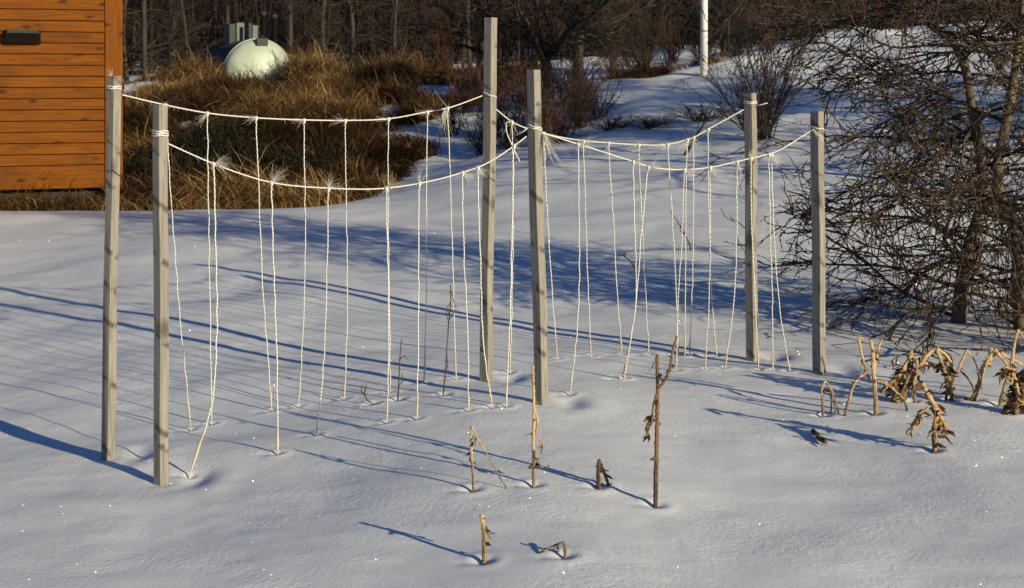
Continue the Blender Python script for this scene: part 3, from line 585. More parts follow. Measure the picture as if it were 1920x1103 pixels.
# ------------------------------------------------------------------ trees
def rnd_dir(d, amt):
    v = d + R.normal(0, amt, 3); return v / np.linalg.norm(v)
def limb(mb, p, d, L, r0, r1, n, bend=.1, lift=0., k=4, knob=0., var=None):
    P = [p]; step = L / n
    for q in range(n):
        d = d + R.normal(0, bend, 3) + np.array([0, 0, lift / n]); d /= np.linalg.norm(d); P.append(P[-1] + d * step)
    rad = np.linspace(r0, r1, n + 1)
    if knob: rad = rad + knob * r0 * (np.arange(n + 1) % 2) * R.random(n + 1)
    mb.tube(P, rad, k, var=var, cap=k > 3); return np.array(P), d
def larch(trunk, scale=1., nprim=46, Lp=(.75, 1.25), seed=1, dens=1., lowz=.1):
    """trunk: points relative to base. returns (trunk mb, branch mb)"""
    T = smooth_line(trunk, 60); t = np.linspace(0, 1, 60); tm = MB(); r0 = .036 * scale
    tm.tube(T, r0 * (1 - .75 * t) * (1 + .12 * vnoise(np.arange(60) * .5 + seed, np.zeros(60))) + .004, 9, var=.5); cm = MB()
    H = T[-1, 2]
    for i in range(nprim):
        f = lowz + (1 - lowz) * (i + R.random()) / nprim; p = T[int(f * 59)]; az = i * 2.4 + R.normal(0, .5)
        L = R.uniform(*Lp) * (1 - .35 * f ** 1.5) ; d = np.array([math.cos(az), math.sin(az), R.uniform(-.25, .35)]); d /= np.linalg.norm(d)
        P, _ = limb(cm, p, d, L, .0105 * scale * (1 - .4 * f), .0024 * scale, 14, .17, -.12 - .3 * R.random() * (1 - f), 5, .35)
        for s in range(int(11 * dens)):
            u = R.uniform(.12, 1); j = min(int(u * 14), 13); pp = P[j] + (P[j + 1] - P[j]) * R.random(); dd = P[j + 1] - P[j]; dd /= np.linalg.norm(dd)
            sd = np.cross(dd, [0, 0, 1]) * R.choice([-1, 1]); d2 = dd * .8 + sd * R.uniform(.3, 1.1) + [0, 0, R.uniform(-.6, .35)]; d2 /= np.linalg.norm(d2)
            L2 = L * R.uniform(.2, .5) * (1.1 - .4 * u); m = max(6, int(L2 / .022))
            P2, _ = limb(cm, pp, d2, L2 * 1.35, .0033 * scale, .0012 * scale, m, .15, -.12, 4, 1.1)
            for q in range(int(4.2 * dens)):
                j2 = R.integers(1, len(P2) - 1); d3 = rnd_dir((P2[j2 + 1] - P2[j2]) / (np.linalg.norm(P2[j2 + 1] - P2[j2]) + 1e-9), .55)
                L3 = R.uniform(.06, .2) * scale
                limb(cm, P2[j2], d3, L3 * 1.25, .0023 * scale, .0011 * scale, max(4, int(L3 / .014)), .17, 0, 3, 1.4)
    return tm, cm
def place_larch(name, base, pts, label, **kw):
    root = empty(name, base); pl = [np.asarray(p) - base for p in pts]; tm, cm = larch(pl, **kw)
    tm.build('trunk', M['larch'], root); cm.build('crown', M['twig'], root); tag(root, label, 'tree', 'larches at the edge of the snow'); return root
bA = hit(1795, 604); Y = bA[1]
ptsA = [bA - [0, 0, .1]] + [pt(px, py, Y + dy) for px, py, dy in ((1800, 560, 0), (1806, 509, .02), (1828, 429, .05), (1841, 380, .05), (1838, 289, .06), (1830, 244, .08), (1819, 183, .1), (1809, 126, .1), (1781, 72, .1), (1731, 38, .12), (1693, 0, .15), (1655, -70, .2), (1640, -140, .25))]
place_larch('larch_tree', bA, ptsA, 'twiggy bare larch with a crooked trunk leaning left at the top, behind the rightmost post', nprim=46, Lp=(.95, 1.45), seed=1, dens=1.2, lowz=.03)
bB = hit(1917, 617); Y = bB[1]
ptsB = [bB - [0, 0, .1]] + [pt(px, py, Y + dy) for px, py, dy in ((1912, 580, 0), (1908, 540, 0), (1911, 477, 0), (1895, 404, .05), (1876, 375, .1), (1870, 320, .15), (1885, 240, .2), (1905, 120, .25), (1920, -40, .3), (1918, -150, .3))]
place_larch('larch_tree', bB, ptsB, 'twiggy bare larch at the right edge with a kinked trunk low down', nprim=44, Lp=(.8, 1.4), seed=2, dens=1.2, lowz=.03)
wm = MB()
for q in range(34):
    px = R.uniform(1560, 1900); py = R.uniform(330, 470); p = pt(px, py, 6.9 + R.uniform(-.2, .5)); L = R.uniform(.25, .55)
    limb(wm, p, np.array([R.normal(.1, .3), R.normal(0, .2), -1]), L, .0036, .0022, 9, .05, 0, 4)
wm.v = [v - bA for v in wm.v]; wm.build('hanging_whips', M['red'], [o for o in bpy.data.objects if o.name == 'larch_tree'][0])
bC = at(1990, 11.4)
ptsC = [bC - [0, 0, .1]] + [bC + np.array(q) for q in ((0, 0, .5), (.08, 0, 1.2), (-.05, .1, 2.), (.1, 0, 2.9), (.05, 0, 3.6))]
larC = place_larch('larch_tree', bC, ptsC, 'bare larch rising behind the one at the right edge, only its twigs in view', scale=1.25, nprim=38, Lp=(1., 1.7), seed=3, dens=1.0)
# larches standing on the right, outside the frame: they throw the blue stripes of shade across the snow
offs = [(8.0, 10.6, 1.05), (9.6, 12.6, 1.4), (7.9, 13.6, 1.15), (13.2, 10.8, 1.6), (9.3, 14.2, 1.0), (11.4, 10.2, 1.35)]
for i, (x, y, s) in enumerate(offs):
    copy_tree(larC, (x, y, G(x, y) - .05), i * 1.7, s, 'bare larch standing right of the view, throwing striped shade on the snow', 'larches right of the view')

def bare_tree(H, r, seed, nb=26, red=False):
    tm, cm = MB(), MB(); lean = R.normal(0, .05, 2)
    T = smooth_line([(0, 0, -.2)] + [(lean[0] * z * H + R.normal(0, .05), lean[1] * z * H + R.normal(0, .05), z * H) for z in (.2, .4, .6, .8, 1)], 30)
    tm.tube(T, np.linspace(r, r * .3, 30) * (1 + .1 * R.random(30)), 8, var=.5)
    for i in range(nb):
        f = R.uniform(.08, 1); p = T[int(f * 29)]; az = R.uniform(0, 6.28); L = R.uniform(.5, 1.5) * (1.1 - .5 * f)
        P, _ = limb(cm, p, np.array([math.cos(az), math.sin(az), R.uniform(-.1, .7)]) / 1.2, L, r * .3, .004, 8, .16, .2, 4)
        for s in range(7):
            j = R.integers(1, 8); d = rnd_dir((P[j] - P[j - 1]) / np.linalg.norm(P[j] - P[j - 1]), .5); L2 = L * R.uniform(.25, .6)
            P2, _ = limb(cm, P[j], d, L2, .009, .003, 6, .16, .1, 3)
            for q in range(3): limb(cm, P2[R.integers(1, 6)], rnd_dir(d, .7), L2 * .5, .0055, .0025, 4, .2, 0, 3)
    root = empty('bare_tree'); tm.build('trunk', M['grey'], root); cm.build('crown', M['brush'], root); return root
def orchard_tree(seed):
    """low spreading tree whose crooked limbs leave the trunk near the ground"""
    tm, cm = MB(), MB(); T = smooth_line([(0, 0, -.2), (.02, 0, .25), (-.03, .02, .6), (-.12, .03, .95)], 14); tm.tube(T, np.linspace(.10, .075, 14), 9, var=.5)
    for i in range(9):
        az = i * .75 + R.normal(0, .2); p = T[-1 - R.integers(0, 5)]
        P, _ = limb(cm, p, np.array([math.cos(az), math.sin(az), R.uniform(.25, 1.1)]) / 1.3, R.uniform(1.2, 2.3), .045, .012, 12, .18, 0, 6, .1)
        for s in range(16):
            j = R.integers(2, 12); d = rnd_dir((P[j] - P[j - 1]) / np.linalg.norm(P[j] - P[j - 1]), .6); P2, _ = limb(cm, P[j], d, R.uniform(.4, 1.1), .014, .004, 8, .2, .05, 4)
            for q in range(6): limb(cm, P2[R.integers(1, 8)], rnd_dir(d, .8), R.uniform(.15, .5), .0065, .0025, 5, .2, 0, 3)
    root = empty('spreading_tree'); tm.build('trunk', M['grey'], root); cm.build('crown', M['brush'], root); return root
def shrub(n, H, spread, name='bare_shrub', mat='brush', r=.008):
    cm = MB(); cm2 = MB()
    for i in range(n):
        az = R.uniform(0, 6.28); tl = spread * R.uniform(.2, 1); d = np.array([math.cos(az) * tl, math.sin(az) * tl, 1]); d /= np.linalg.norm(d); L = H * R.uniform(.6, 1.1)
        P, _ = limb(cm, np.array([R.normal(0, .06), R.normal(0, .06), -.08]), d, L, r, r * .3, 9, .08, .1, 4)
        for s in range(7):
            j = R.integers(2, 9); d2 = rnd_dir((P[j] - P[j - 1]) / np.linalg.norm(P[j] - P[j - 1]), .45); P2, _ = limb(cm2, P[j], d2, L * R.uniform(.15, .45), r * .55, r * .25, 6, .12, .05, 3)
            for q in range(2): limb(cm2, P2[R.integers(1, 6)], rnd_dir(d2, .6), L * .13, r * .4, r * .22, 4, .15, 0, 3)
    root = empty(name); cm.build('stems', M[mat], root); cm2.build('twigs', M[mat], root); return root
def tproto(fn, *a, **k): return fn(*a, **k)
protos = [bare_tree(5.5, .055, 1, 34), bare_tree(6.2, .075, 2, 38), bare_tree(5., .035, 3, 30), bare_tree(6., .045, 4, 36)]
used = set()
def put(proto, name, loc, rz, s, label, cat, group=None):
    if proto.name not in used:
        used.add(proto.name); proto.location = loc; proto.rotation_euler = (0, 0, rz); proto.scale = s if isinstance(s, tuple) else (s, s, s); o = proto
    else: o = copy_tree(proto, loc, rz, s)
    tag(o, label, cat, group); o.name = name; return o
# named trees in view
k = 0
for px, Yv, s, lab in ((240, 27, 1.0, 'slim pale trunked bare tree right beside the shed corner'), (272, 26, .7, 'thin wavy bare tree between the shed corner and the tank'), (352, 30, 1.0, 'straight bare tree left of the tank pipes'),
                       (655, 30, 1.2, 'grey bare tree behind the right side of the grass mound'), (742, 32, .8, 'thin bare tree standing left of the red stemmed bush'), (545, 31, .8, 'thin bare tree just right of the domed tank end')):
    p = at(px, Yv); put(protos[k % 4], 'bare_tree', tuple(p), k * 1.3, (s, s, 1.), lab, 'tree'); k += 1
groups = ((232, 620, 34, 'bare tree in the woods behind the shed and tank', 'bare trees in the woods behind the tank'), (620, 1160, 34, 'bare tree in the woods behind the middle posts', 'bare trees in the woods behind the middle posts'), (1160, 1700, 34, 'bare tree in the woods beyond the snowy hill', 'bare trees in the woods beyond the hill'))
for a_, b_, Y0, lab, gr in groups:
    for i in range(17):
        px = a_ + (b_ - a_) * (i + R.random()) / 17; Yv = Y0 + R.uniform(0, 18); p = at(px, Yv); s = R.uniform(.8, 1.5)
        put(protos[R.integers(4)], 'bare_tree', tuple(p), R.uniform(0, 6.28), (s, s, R.uniform(.9, 1.3)), lab, 'tree', gr)
ot = orchard_tree(1); p = at(1026, 21.5); put(ot, 'spreading_tree', tuple(p), .3, 1., 'low spreading bare tree with crooked limbs behind the nearer middle post', 'tree')
ot2 = orchard_tree(2); p = at(1085, 25.); put(ot2, 'spreading_tree', tuple(p), 2., 1.1, 'second spreading bare tree just right of and behind the crooked one', 'tree')
p = at(1360, 29); put(ot, 'spreading_tree', tuple(p), 4., 1., 'spreading bare tree behind the white pole', 'tree')
p = at(1560, 36); put(ot2, 'spreading_tree', tuple(p), 1., 1.2, 'spreading bare tree past the top of the snowy hill', 'tree')
p = at(900, 27); put(ot2, 'spreading_tree', tuple(p), 3.7, .9, 'spreading bare tree left of the tallest post', 'tree')
# shrubs
sh1 = shrub(46, 1.25, .75); sh2 = shrub(30, .8, 1.0, mat='brush'); sh3 = shrub(34, 1.0, .5, 'red_stemmed_shrub', 'red', .007)
put(sh1, 'bare_shrub', tuple(at(1428, 15.2)), 0, 1., 'dark upright many stemmed shrub on the snow behind the second post from the right', 'shrub')
put(sh3, 'red_stemmed_shrub', tuple(at(828, 26)), 0, (1., 1., 1.6), 'tall red stemmed bush between the grass mound and the tallest post', 'shrub')
for i, (px, Yv, s, pr) in enumerate(((955, 17.5, .9, 0), (1000, 18.5, 1., 1), (1045, 17.2, 1.1, 0), (1085, 18., .9, 1), (1120, 18.6, .8, 0), (925, 19, 1., 1), (880, 21, .9, 1), (985, 21, 1.1, 0), (1065, 20.5, 1.1, 0), (1020, 16.6, .8, 1), (845, 19.5, .8, 1), (905, 17.6, .7, 0))):
    put((sh2, sh3)[pr], 'bare_shrub' if pr == 0 else 'red_stemmed_shrub', tuple(at(px, Yv)), i * 1.1, s, 'low tangled brown shrub in the thicket around the middle posts' if pr == 0 else 'reddish twiggy shrub in the thicket around the middle posts', 'shrub', 'brown shrubs in the thicket' if pr == 0 else 'reddish shrubs in the thicket')
for i, (px, Yv, s) in enumerate(((1145, 17.2, (.9, .9, .3)), (1215, 16.8, (1., 1., .25)), (1322, 16.8, (1., 1., .3)))):
    put(sh2, 'bare_shrub', tuple(at(px, Yv)), i * 2.1, s, 'low sparse shrub poking through the snow left of the many stemmed shrub', 'shrub', 'low shrubs on the hill')
for i, (px, Yv, s) in enumerate(((1200, 27, 1.2), (1260, 28, 1.), (1380, 27, 1.), (1440, 26, .9), (1500, 31, 1.), (1150, 27, 1.), (1560, 33, 1.1), (1620, 34, 1.1), (1320, 30, 1.), (1680, 35, 1.2))):
    put((sh1, sh3)[i % 2], 'bare_shrub' if i % 2 == 0 else 'red_stemmed_shrub', tuple(at(px, Yv)), i, s, 'dark bare shrub at the foot of the woods beyond the snow' if i % 2 == 0 else 'reddish bare shrub at the foot of the woods beyond the snow', 'shrub', 'dark shrubs along the woods' if i % 2 == 0 else 'reddish shrubs along the woods')
# leaning branch stuck in the snow
mb = MB(); Yv = 14.6; b0 = at(1279, Yv)
P, _ = limb(mb, b0 - [0, 0, .05], np.array([.28, 0, .55]) / .62, .62, .022, .008, 8, .05, 0, 6)
for q in range(7): limb(mb, P[R.integers(3, 8)], rnd_dir(np.array([.3, 0, .8]), .5), .3, .007, .002, 6, .15, 0, 4)
o = mb.build('leaning_branch', M['brush'], origin=b0); tag(o, 'dark leaning branch rising from the snow left of the many stemmed shrub', 'branch')
for px, py, lines, lab in ((1297, 470, [[(1297, 472), (1285, 440), (1270, 415), (1256, 396)], [(1285, 440), (1278, 436), (1276, 422)]], 'thin bare twig rising from the snow among the right strings, tip bent left'),
                          (1190, 506, [[(1192, 508), (1180, 488), (1168, 478), (1160, 480)], [(1172, 482), (1170, 476), (1176, 474)]], 'small bare twig tip above the snow, third string space right of the nearer middle post'),
                          (1400, 428, [[(1402, 432), (1385, 418), (1362, 408), (1350, 390)], [(1376, 414), (1368, 404)]], 'thin bare twig left of the second post from the right')):
    b0 = hit(px, py); mb = MB()
    for ln in lines:
        P = smooth_line([pt(a_, b_, b0[1]) for a_, b_ in ln], 14); mb.tube(P + R.normal(0, .002, P.shape), np.linspace(.005, .0022, 14), 4)
    o = mb.build('bare_twig', M['twig'], origin=b0); tag(o, lab, 'twig')

# ------------------------------------------------------------------ grass
def grass(name, spots, blades, H, label, sc_w=1., stuff=True, wind=(-.55, -.15)):
    """spots: n x 3 tuft positions"""
    n = len(spots) * blades; tid = np.repeat(np.arange(len(spots)), blades)
    tl = R.normal(0, .5, (len(spots), 2)) + np.array(wind) ; hh = R.uniform(.6, 1.25, len(spots)) * H; tv = np.clip(R.beta(2., 2., len(spots)) * .5 - .12 + .75 * (vnoise(spots[:, 0] * 1.3 + 9, spots[:, 1] * 1.3) + .5), 0, 1); hh = hh * (.35 + 1.4 * (vnoise(spots[:, 0] * 1.1, spots[:, 1] * 1.1 + 17) + .5)); tl = tl + 1.5 * np.c_[vnoise(spots[:, 0] * .9 + 50, spots[:, 1] * .9), vnoise(spots[:, 0] * .9, spots[:, 1] * .9 + 70)]
    p = spots[tid] + np.c_[R.normal(0, .085, (n, 2)), np.zeros(n)]; L = hh[tid] * R.uniform(.5, 1.1, n)
    d = np.c_[tl[tid] * .5 + R.normal(0, .28, (n, 2)), np.ones(n)]; d /= np.linalg.norm(d, axis=1, keepdims=True)
    bend = np.c_[tl[tid] * 1.3 + R.normal(0, .5, (n, 2)), -R.uniform(.5, 2.0, n)]
    az = R.uniform(0, math.pi, n); sd = np.c_[np.cos(az), np.sin(az), np.zeros(n)]; w = R.uniform(.003, .006, n)[:, None] * sc_w
    seg = 4; Vs = []; q = p.copy()
    for s in range(seg):
        ww = w * (1 - s / seg * .75); Vs += [q - sd * ww, q + sd * ww]; q = q + d * (L / seg)[:, None]; d = d + bend * (.42); d /= np.linalg.norm(d, axis=1, keepdims=True)
    Vs.append(q); m = 2 * seg + 1; V = np.stack(Vs, 1).reshape(-1, 3); b0 = (np.arange(n) * m)[:, None]
    Q = []
    for s in range(seg - 1): Q.append(b0 + np.array([[2 * s, 2 * s + 1, 2 * s + 3, 2 * s + 2]]))
    Q.append(b0 + np.array([[2 * seg - 2, 2 * seg - 1, 2 * seg, 2 * seg]]))
    mb = MB(); mb.add(V, np.vstack(Q), np.repeat(np.clip(tv[tid] * .75 + R.uniform(-.15, .35, n), 0, 1), m))
    o = mb.build(name, M['grass']); tag(o, label, 'grass', kind='stuff' if stuff else None); return o
def scatter(n, x0, x1, y0, y1, cond):
    x = R.uniform(x0, x1, n * 3); y = R.uniform(y0, y1, n * 3); ok = cond(x, y); x, y = x[ok][:n], y[ok][:n]
    return np.c_[x, y, ground(x, y)]
SHX0, SHY0 = (230 - 960) / F * 15., 15.
def near_cond(x, y):
    px = 960 + F * x / y; return (litter(x, y) > .47 + .12 * R.random(len(x))) & (vnoise(x * 1.6, y * 1.2 + 40) + R.random(len(x)) * .35 > -.1) & (px > -60) & (px < 1060) & ~((px < 232) & (y > 14.3)) & ~((px > 405) & (px < 560) & (y > 22.4))
S = scatter(4300, -7., .9, 14.1, 26.5, near_cond)
grass('dry_grass', S, 34, .47, 'golden brown dry grass covering the mound and the hollow before it', 1.5)
# taller pale grass along the mound's top
S2 = scatter(700, -6.6, -1.3, 22.3, 25.2, lambda x, y: (960 + F * x / y > 240) & (960 + F * x / y < 800) & ((litter(x, y) > .5)) & ~((960 + F * x / y > 395) & (960 + F * x / y < 560) & (y > 22.9)))
grass('tall_grass', S2, 26, .50, 'taller pale dry grass waving along the top of the mound', 1.6)
S3 = scatter(300, -6.3, -2.3, 13.9, 14.7, lambda x, y: (960 + F * x / y < 570) & (960 + F * x / y > -50))
grass('hollow_grass', S3, 18, .22, 'pale dry grass fringe just beyond the crest of the snow', 1.2)
for px, Yv, n, wd, lab in ((1212, 23.2, 60, .55, 'golden tuft of dry grass left of the white pole'), (1325, 23.6, 16, .18, 'small dry grass tuft at the foot of the white pole')):
    c = at(px, Yv); xy = R.normal(0, 1, (n, 2)) * [wd, .25] * .5 + c[:2]; S4 = np.c_[xy, ground(xy[:, 0], xy[:, 1])]
    o = grass('grass_tuft', S4, 22, .3, lab, 1.3, stuff=False)

# junipers: low dark shrubs at the shaded foot of the mound
def juniper(n=2600, w=.75, h=.5):
    root = empty('juniper_shrub'); mb = MB(); st = MB()
    for i in range(16):
        az = R.uniform(0, 6.28); limb(st, np.zeros(3) - [0, 0, .05], np.array([math.cos(az), math.sin(az), R.uniform(.3, 1)]) / 1.2, R.uniform(.4, .7), .014, .004, 7, .12, 0, 4)
    lob = [(R.normal(0, .38, 2) * w, R.uniform(.15, .8) * h, R.uniform(.16, .3)) for _ in range(16)]
    for i in range(n):
        c, z, r = lob[R.integers(len(lob))]; v = R.normal(0, 1, 3); v /= np.linalg.norm(v); p = np.array([c[0], c[1], z]) + v * r * R.uniform(.5, 1.05); p[2] = max(p[2], 0.01)
        d = v + R.normal(0, .4, 3) + [0, 0, .4]; d /= np.linalg.norm(d); sd = np.cross(d, R.normal(0, 1, 3)); sd /= np.linalg.norm(sd); L = R.uniform(.04, .11)
        mb.add([p - sd * .006, p + sd * .006, p + d * L * .6 + sd * .009, p + d * L], [[0, 1, 2, 3]])
    st.build('stems', M['brush'], root); mb.build('foliage', M['needle'], root, smooth=False); return root
ju = [juniper(), juniper()]
for i, (px, Yv, s) in enumerate(((300, 16.6, .9), (345, 16.2, 1.), (395, 16.8, 1.15), (445, 16.2, 1.), (495, 17., 1.1), (548, 16.8, .9), (420, 18., 1.2), (350, 17.8, 1.))):
    put(ju[i % 2], 'juniper_shrub', tuple(at(px, Yv)), i * 1.9, s, 'low dark evergreen shrub in the hollow at the foot of the grass mound', 'shrub', 'dark evergreen shrubs below the mound')

# ------------------------------------------------------------------ the far wood as one mass
mb = MB()
for i in range(2600):
    Yv = R.uniform(40, 66); px = R.uniform(-350, 2400); p = np.array([(px - 960) / F * Yv, Yv, 0.]); p[2] = float(base_g(p[0], p[1])) - .1
    P, d = limb(mb, p, rnd_dir(np.array([0, 0, 1.]), .12), R.uniform(2.5, 7), R.uniform(.015, .05), .008, 6, .07, .1, 3)
    for s in range(7): 
        P2, d2 = limb(mb, P[R.integers(1, 6)], rnd_dir(np.array([0, 0, .5]), .7), R.uniform(.4, 1.5), .011, .005, 4, .2, 0, 3)
        limb(mb, P2[2], rnd_dir(d2, .6), .5, .007, .004, 3, .2, 0, 3)
o = mb.build('distant_wood', M['brush']); tag(o, 'mass of bare brown trees filling the far edge of the snow', 'woods', kind='stuff')
mb = MB()
for i in range(120):
    Yv = R.uniform(62, 76); px = -500 + 3300 * (i + R.random()) / 120; x = (px - 960) / F * Yv; z0 = float(base_g(x, Yv)); H = R.uniform(6, 12); W = H * .24
    n = 900; t = R.random(n) ** 1.3; az = R.uniform(0, 6.28, n); rr = W * (1 - t) * R.uniform(.35, 1.05, n)
    for q in range(n):
        p = np.array([x + rr[q] * math.cos(az[q]), Yv + rr[q] * math.sin(az[q]), z0 + t[q] * H]); d = np.array([math.cos(az[q]), math.sin(az[q]), -.35]) ; sd = np.array([-d[1], d[0], R.normal(0, .4)]); L = R.uniform(.35, .8)
        mb.add([p - sd * .12, p + sd * .12, p + d * L + sd * .04, p + d * L - sd * .1 + [0, 0, -.1]], [[0, 1, 2, 3]])
o = mb.build('distant_evergreens', M['needle'], smooth=False); tag(o, 'dark evergreen trees massed behind the bare woods', 'woods', kind='stuff')
print('wood built')

# ------------------------------------------------------------------ shed
ang = math.atan2(1, 2.7); sh = empty('wooden_shed', (SHX0, 15., 0), 0)
ud = np.array([math.cos(ang), math.sin(ang), 0]); nd = np.array([math.sin(ang), -math.cos(ang), 0])     # along the wall (to the right), out of the wall
def wp(s, out, z): return ud * s + nd * out + np.array([0, 0, z])     # local to the shed, s is 0 at the right corner and negative to the left
zb = EYE - (352 - HY) / F * 15.; LW = 5.2; cb_w = .185; exp = .1185; ztop = zb + 25 * exp
mb = MB(); z = zb; i = 0
hts = [.25] + [exp] * 24
for hgt in hts:
    seed = R.random()
    s0, s1 = -LW, -cb_w - .004
    prof = [(-.04, z + .010), (.020, z + .010), (.0195, z + .030), (.014, z + hgt), (-.04, z + hgt)]
    V = [wp(s0, a_, b_) for a_, b_ in prof] + [wp(s1, a_, b_) for a_, b_ in prof]
    mb.add(V, [[0, 1, 6, 5], [1, 2, 7, 6], [2, 3, 8, 7], [3, 4, 9, 8], [5, 6, 7, 8], [5, 8, 9, 9], [3, 2, 1, 0], [4, 3, 0, 0]], seed); z += hgt
zt = z
mb.build('cladding', M['clad'], sh, smooth=False)
mb = MB(); mb.add([wp(a_, b_, c_) for c_ in (zb - .03, zt) for a_, b_ in ((-cb_w, -.02), (-cb_w, .034), (0, .034), (0, -.02))], [[0, 1, 5, 4], [1, 2, 6, 5], [2, 3, 7, 6], [3, 0, 4, 7], [0, 3, 2, 1], [4, 5, 6, 7]], .15)
mb.build('corner_board', M['board'], sh, smooth=False)
mb = MB(); D = 4.2
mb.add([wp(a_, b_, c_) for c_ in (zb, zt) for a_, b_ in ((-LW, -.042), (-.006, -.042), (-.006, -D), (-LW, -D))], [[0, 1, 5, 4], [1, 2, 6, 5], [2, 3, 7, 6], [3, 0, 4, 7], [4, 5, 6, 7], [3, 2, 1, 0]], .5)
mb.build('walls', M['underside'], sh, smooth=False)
mb = MB()
for z in np.arange(zb, zt - .01, exp):
    prof = [(.004, z - .006), (.022, z - .006), (.005, z + exp)]
    V = [ud * a_ + nd * 0 + np.array([0, 0, b_]) - nd * .03 for a_, b_ in prof] + [ud * a_ - nd * (D - .02) + np.array([0, 0, b_]) for a_, b_ in prof]
    mb.add(V, [[0, 1, 4, 3], [1, 2, 5, 4]], R.random())
mb.build('side_cladding', M['clad'], sh, smooth=False)
mb = MB(); rp = [(-LW / 2, zt + 1.3), (.3, zt - .03), (.3, zt + .08), (-LW / 2, zt + 1.42), (-LW - .3, zt + .08), (-LW - .3, zt - .03)]
V = [wp(a_, .3, c_) for a_, c_ in rp] + [wp(a_, -D - .3, c_) for a_, c_ in rp]
mb.add(V, [[0, 1, 2, 3], [0, 3, 4, 5], [6, 9, 8, 7], [6, 11, 10, 9], [1, 7, 8, 2], [2, 8, 9, 3], [3, 9, 10, 4], [4, 10, 11, 5], [0, 6, 7, 1], [5, 11, 6, 0]], .5)
mb.build('roof', M['roof'], sh, smooth=False)
mb = MB(); mb.add([wp(-LW + .01, -.002, zt), wp(-.01, -.002, zt), wp(-LW / 2, -.002, zt + 1.3), wp(-LW / 2, -.002, zt + 1.3)], [[0, 1, 2, 3]], .3); mb.build('gable', M['clad'], sh, smooth=False)
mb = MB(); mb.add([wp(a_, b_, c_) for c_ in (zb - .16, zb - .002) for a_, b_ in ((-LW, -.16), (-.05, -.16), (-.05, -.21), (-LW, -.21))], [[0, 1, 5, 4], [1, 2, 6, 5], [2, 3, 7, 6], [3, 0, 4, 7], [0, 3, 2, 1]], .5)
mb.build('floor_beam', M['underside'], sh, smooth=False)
for s in (-.35, -2.2, -4.0):
    for dd in (.4, 2., 3.8):
        mb = MB(); c = wp(s, -dd, 0); gz = float(base_g(c[0] + SHX0, c[1] + 15.)); mb.box((c[0], c[1], (gz - .2 + zb - .01) / 2), .26, .26, zb - .01 - gz + .2, ang, .5); mb.build('pier', M['pier'], sh, smooth=False)
sh.location = (SHX0, 15., 0)
# wall lamp: black hood with a sloping glass front
s_l = -(230 - 57) / F * 14.4; lam = empty('wall_lamp', tuple(np.array([SHX0, 15., 0]) + wp(-1.02, .024, 0)))
zl0, zl1 = EYE - (83 - HY) / F * 14.65, EYE - (57 - HY) / F * 14.65
hw = .18; mb = MB()
P0 = [(-hw, .0, zl0), (hw, .0, zl0), (hw, .0, zl1), (-hw, .0, zl1), (-hw, .06, zl0 + .005), (hw, .06, zl0 + .005), (hw - .02, .17, zl1 - .035), (-hw + .02, .17, zl1 - .035), (hw - .03, .17, zl1), (-hw + .03, .17, zl1)]
V = [ud * a_ + nd * b_ + np.array([0, 0, c_]) for a_, b_, c_ in P0]
mb.add(V, [[0, 4, 5, 1], [4, 7, 6, 5], [7, 9, 8, 6], [9, 3, 2, 8], [0, 3, 9, 7], [0, 7, 4, 4], [1, 6, 8, 2], [1, 5, 6, 6]], .5)
hs = mb.build('housing', M['black'], lam, smooth=False)
mb = MB(); V = [ud * a_ + nd * b_ + np.array([0, 0, c_]) for a_, b_, c_ in ((-hw + .03, .073, zl0 + .012), (hw - .03, .073, zl0 + .012), (hw - .045, .166, zl1 - .045), (-hw + .045, .166, zl1 - .045))]
mb.add([v + nd * .004 - [0, 0, .004] for v in V], [[0, 3, 2, 1]], .5); mb.build('lens', M['glass'], hs, smooth=False)
tag(sh, 'orange stained wooden shed with clapboard siding raised on piers at the left edge', 'shed'); tag(lam, 'black wall lamp mounted on the orange shed siding', 'lamp')

# ------------------------------------------------------------------ tank
TY_ = 25.; tc = pt(484, 137, TY_); rad = 63.5 / F * TY_; ax = np.array([-.40, .917, 0]); ax /= np.linalg.norm(ax); sx = np.array([ax[1], -ax[0], 0])
tk = empty('fuel_tank', tuple(tc))
def ring(c, r, n=48): th = np.arange(n) * 2 * math.pi / n; return c + r * (np.cos(th)[:, None] * sx + np.sin(th)[:, None] * np.array([0, 0, 1]))
def lathe(mb, prof, n=48, var=.5):
    V = np.vstack([ring(ax * s, r, n) for s, r in prof]); i = np.arange(len(prof) - 1)[:, None] * n; j = np.arange(n)[None, :]; j2 = (j + 1) % n
    mb.add(V, np.stack([i + j, i + n + j, i + n + j2, i + j2], -1).reshape(-1, 4), var)
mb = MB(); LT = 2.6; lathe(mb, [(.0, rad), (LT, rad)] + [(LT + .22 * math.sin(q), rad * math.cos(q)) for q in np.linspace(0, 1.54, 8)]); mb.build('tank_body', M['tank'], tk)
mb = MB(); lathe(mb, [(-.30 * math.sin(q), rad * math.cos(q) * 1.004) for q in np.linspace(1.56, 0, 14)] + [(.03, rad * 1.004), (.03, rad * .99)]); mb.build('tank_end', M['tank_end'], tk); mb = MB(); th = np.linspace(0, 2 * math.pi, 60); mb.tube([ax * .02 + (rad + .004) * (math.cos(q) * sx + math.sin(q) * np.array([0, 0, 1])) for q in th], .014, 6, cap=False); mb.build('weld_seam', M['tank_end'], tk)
def tbox(name, mat, s, side, z, lx, ly, lz):
    mb = MB(); c = ax * s + sx * side + np.array([0, 0, z]); mb.box(c, lx, ly, lz, math.atan2(sx[1], sx[0]), .5); return mb.build(name, M[mat], tk, smooth=False)
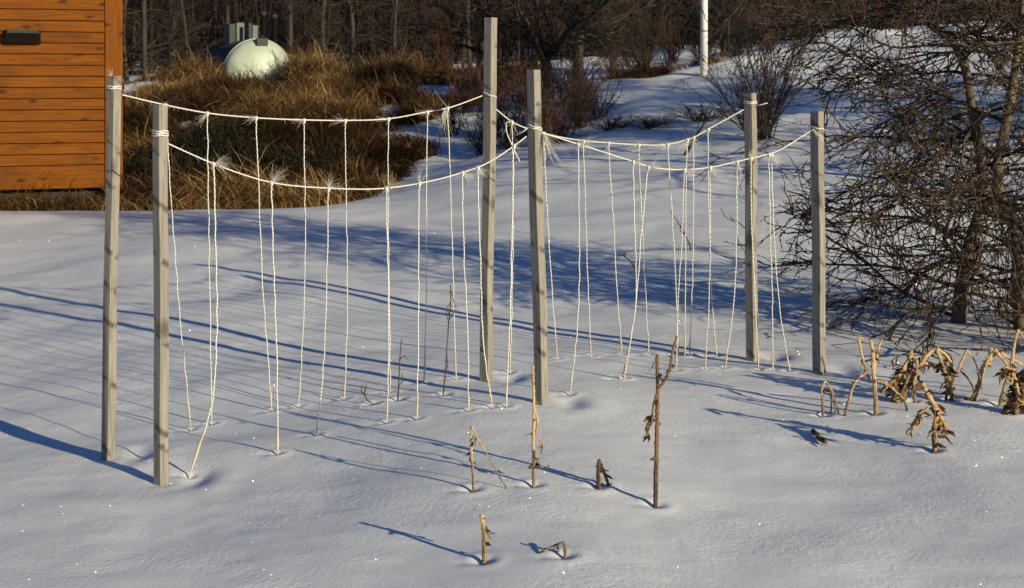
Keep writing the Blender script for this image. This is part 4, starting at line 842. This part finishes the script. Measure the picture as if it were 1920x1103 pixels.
def tpipe(name, s, side, z0, z1, r, cap):
    mb = MB(); c = ax * s + sx * side; P = [c + [0, 0, z0], c + [0, 0, z1 - cap], c + [0, 0, z1 - cap + .001], c + [0, 0, z1 - .01], c + [0, 0, z1]]; mb.tube(P, [r, r, r * 1.35, r * 1.35, r * 1.0], 14, var=.5); return mb.build(name, M['fitting'], tk)
tbox('valve_box', 'fitting', 1.55, -.16, rad + .13, .16, .5, .38); tbox('box_panel', 'pale', 1.27, -.04, rad + .17, .14, .02, .34); tbox('box_panel', 'pale', 1.1, .20, rad + .15, .10, .04, .28); tbox('bracket', 'fitting', 1.0, .08, rad + .12, .05, .05, .42)
tpipe('vent_pipe', 1.0, .33, rad - .08, rad + .55, .045, .1); tpipe('vent_pipe', .85, .50, rad - .2, rad + .50, .05, .1)
tpipe('lifting_lug', .0, .06, rad - .14, rad + .07, .035, .03); tbox('lug_plate', 'fitting', -.17, .03, rad - .055, .20, .10, .13)
V = ax * -.2 + sx * -.02 + np.array([0, 0, rad - .20]); mb = MB(); mb.box(V, .22, .012, .04, math.atan2(sx[1], sx[0])); mb.build('warning_label', M['red_label'], tk, smooth=False)
tag(tk, 'round green fuel tank with domed end coloured sunlit and dark fittings on the grass mound', 'tank')

# ------------------------------------------------------------------ white pole
p = pt(1320, 112, 22.5); mb = MB(); gz = G(p[0], p[1]); mb.tube([(p[0], p[1], gz - .3), (p[0], p[1], gz + 2), (p[0], p[1], gz + 6.5)], [.062, .058, .048], 20, var=.5)
o = mb.build('white_pole', M['pole'], origin=(p[0], p[1], gz)); tag(o, 'plain white round pole standing on the snowy hill', 'pole')

# ------------------------------------------------------------------ camera, light
cam = bpy.data.cameras.new('Camera'); co = bpy.data.objects.new('Camera', cam); col.objects.link(co); co.location = (0, 0, EYE); co.rotation_euler = (math.radians(90), 0, 0)
cam.sensor_width = 36; cam.lens = F / 1920 * 36; cam.shift_y = -(551.5 - HY) / 1920; cam.clip_end = 600; cam.clip_start = .05
cam.dof.use_dof = True; cam.dof.focus_distance = 5.6; cam.dof.aperture_fstop = 9
sc.camera = co
EL = math.radians(14.8); AZ = math.atan2(.715, -.70)
sd = Vector((math.sin(AZ) * math.cos(EL), math.cos(AZ) * math.cos(EL), math.sin(EL)))
sl = bpy.data.lights.new('Sun', 'SUN'); sl.energy = 5.0; sl.angle = math.radians(.5); sl.color = (1, .88, .60)
so = bpy.data.objects.new('Sun', sl); col.objects.link(so); so.rotation_euler = (-sd).to_track_quat('-Z', 'Y').to_euler(); so.location = (10, -12, 8)
w = bpy.data.worlds.new('World'); sc.world = w; w.use_nodes = True; nt = w.node_tree; sky = nt.nodes.new('ShaderNodeTexSky'); sky.sky_type = 'NISHITA'; sky.sun_disc = False
sky.sun_elevation = EL; sky.sun_rotation = AZ; nt.links.new(sky.outputs[0], nt.nodes['Background'].inputs[0]); nt.nodes['Background'].inputs[1].default_value = .072; sky.ozone_density = 8.; sky.dust_density = .3
sc.view_settings.view_transform = 'Standard'; sc.view_settings.look = 'None'; sc.view_settings.exposure = .15; sc.view_settings.gamma = 1

for o in bpy.data.objects:
    if o.parent is None and 'label' in o and not 4 <= len(o['label'].replace('-', ' ').split()) <= 16: print('LABEL', len(o['label'].split()), o.name, o['label'])
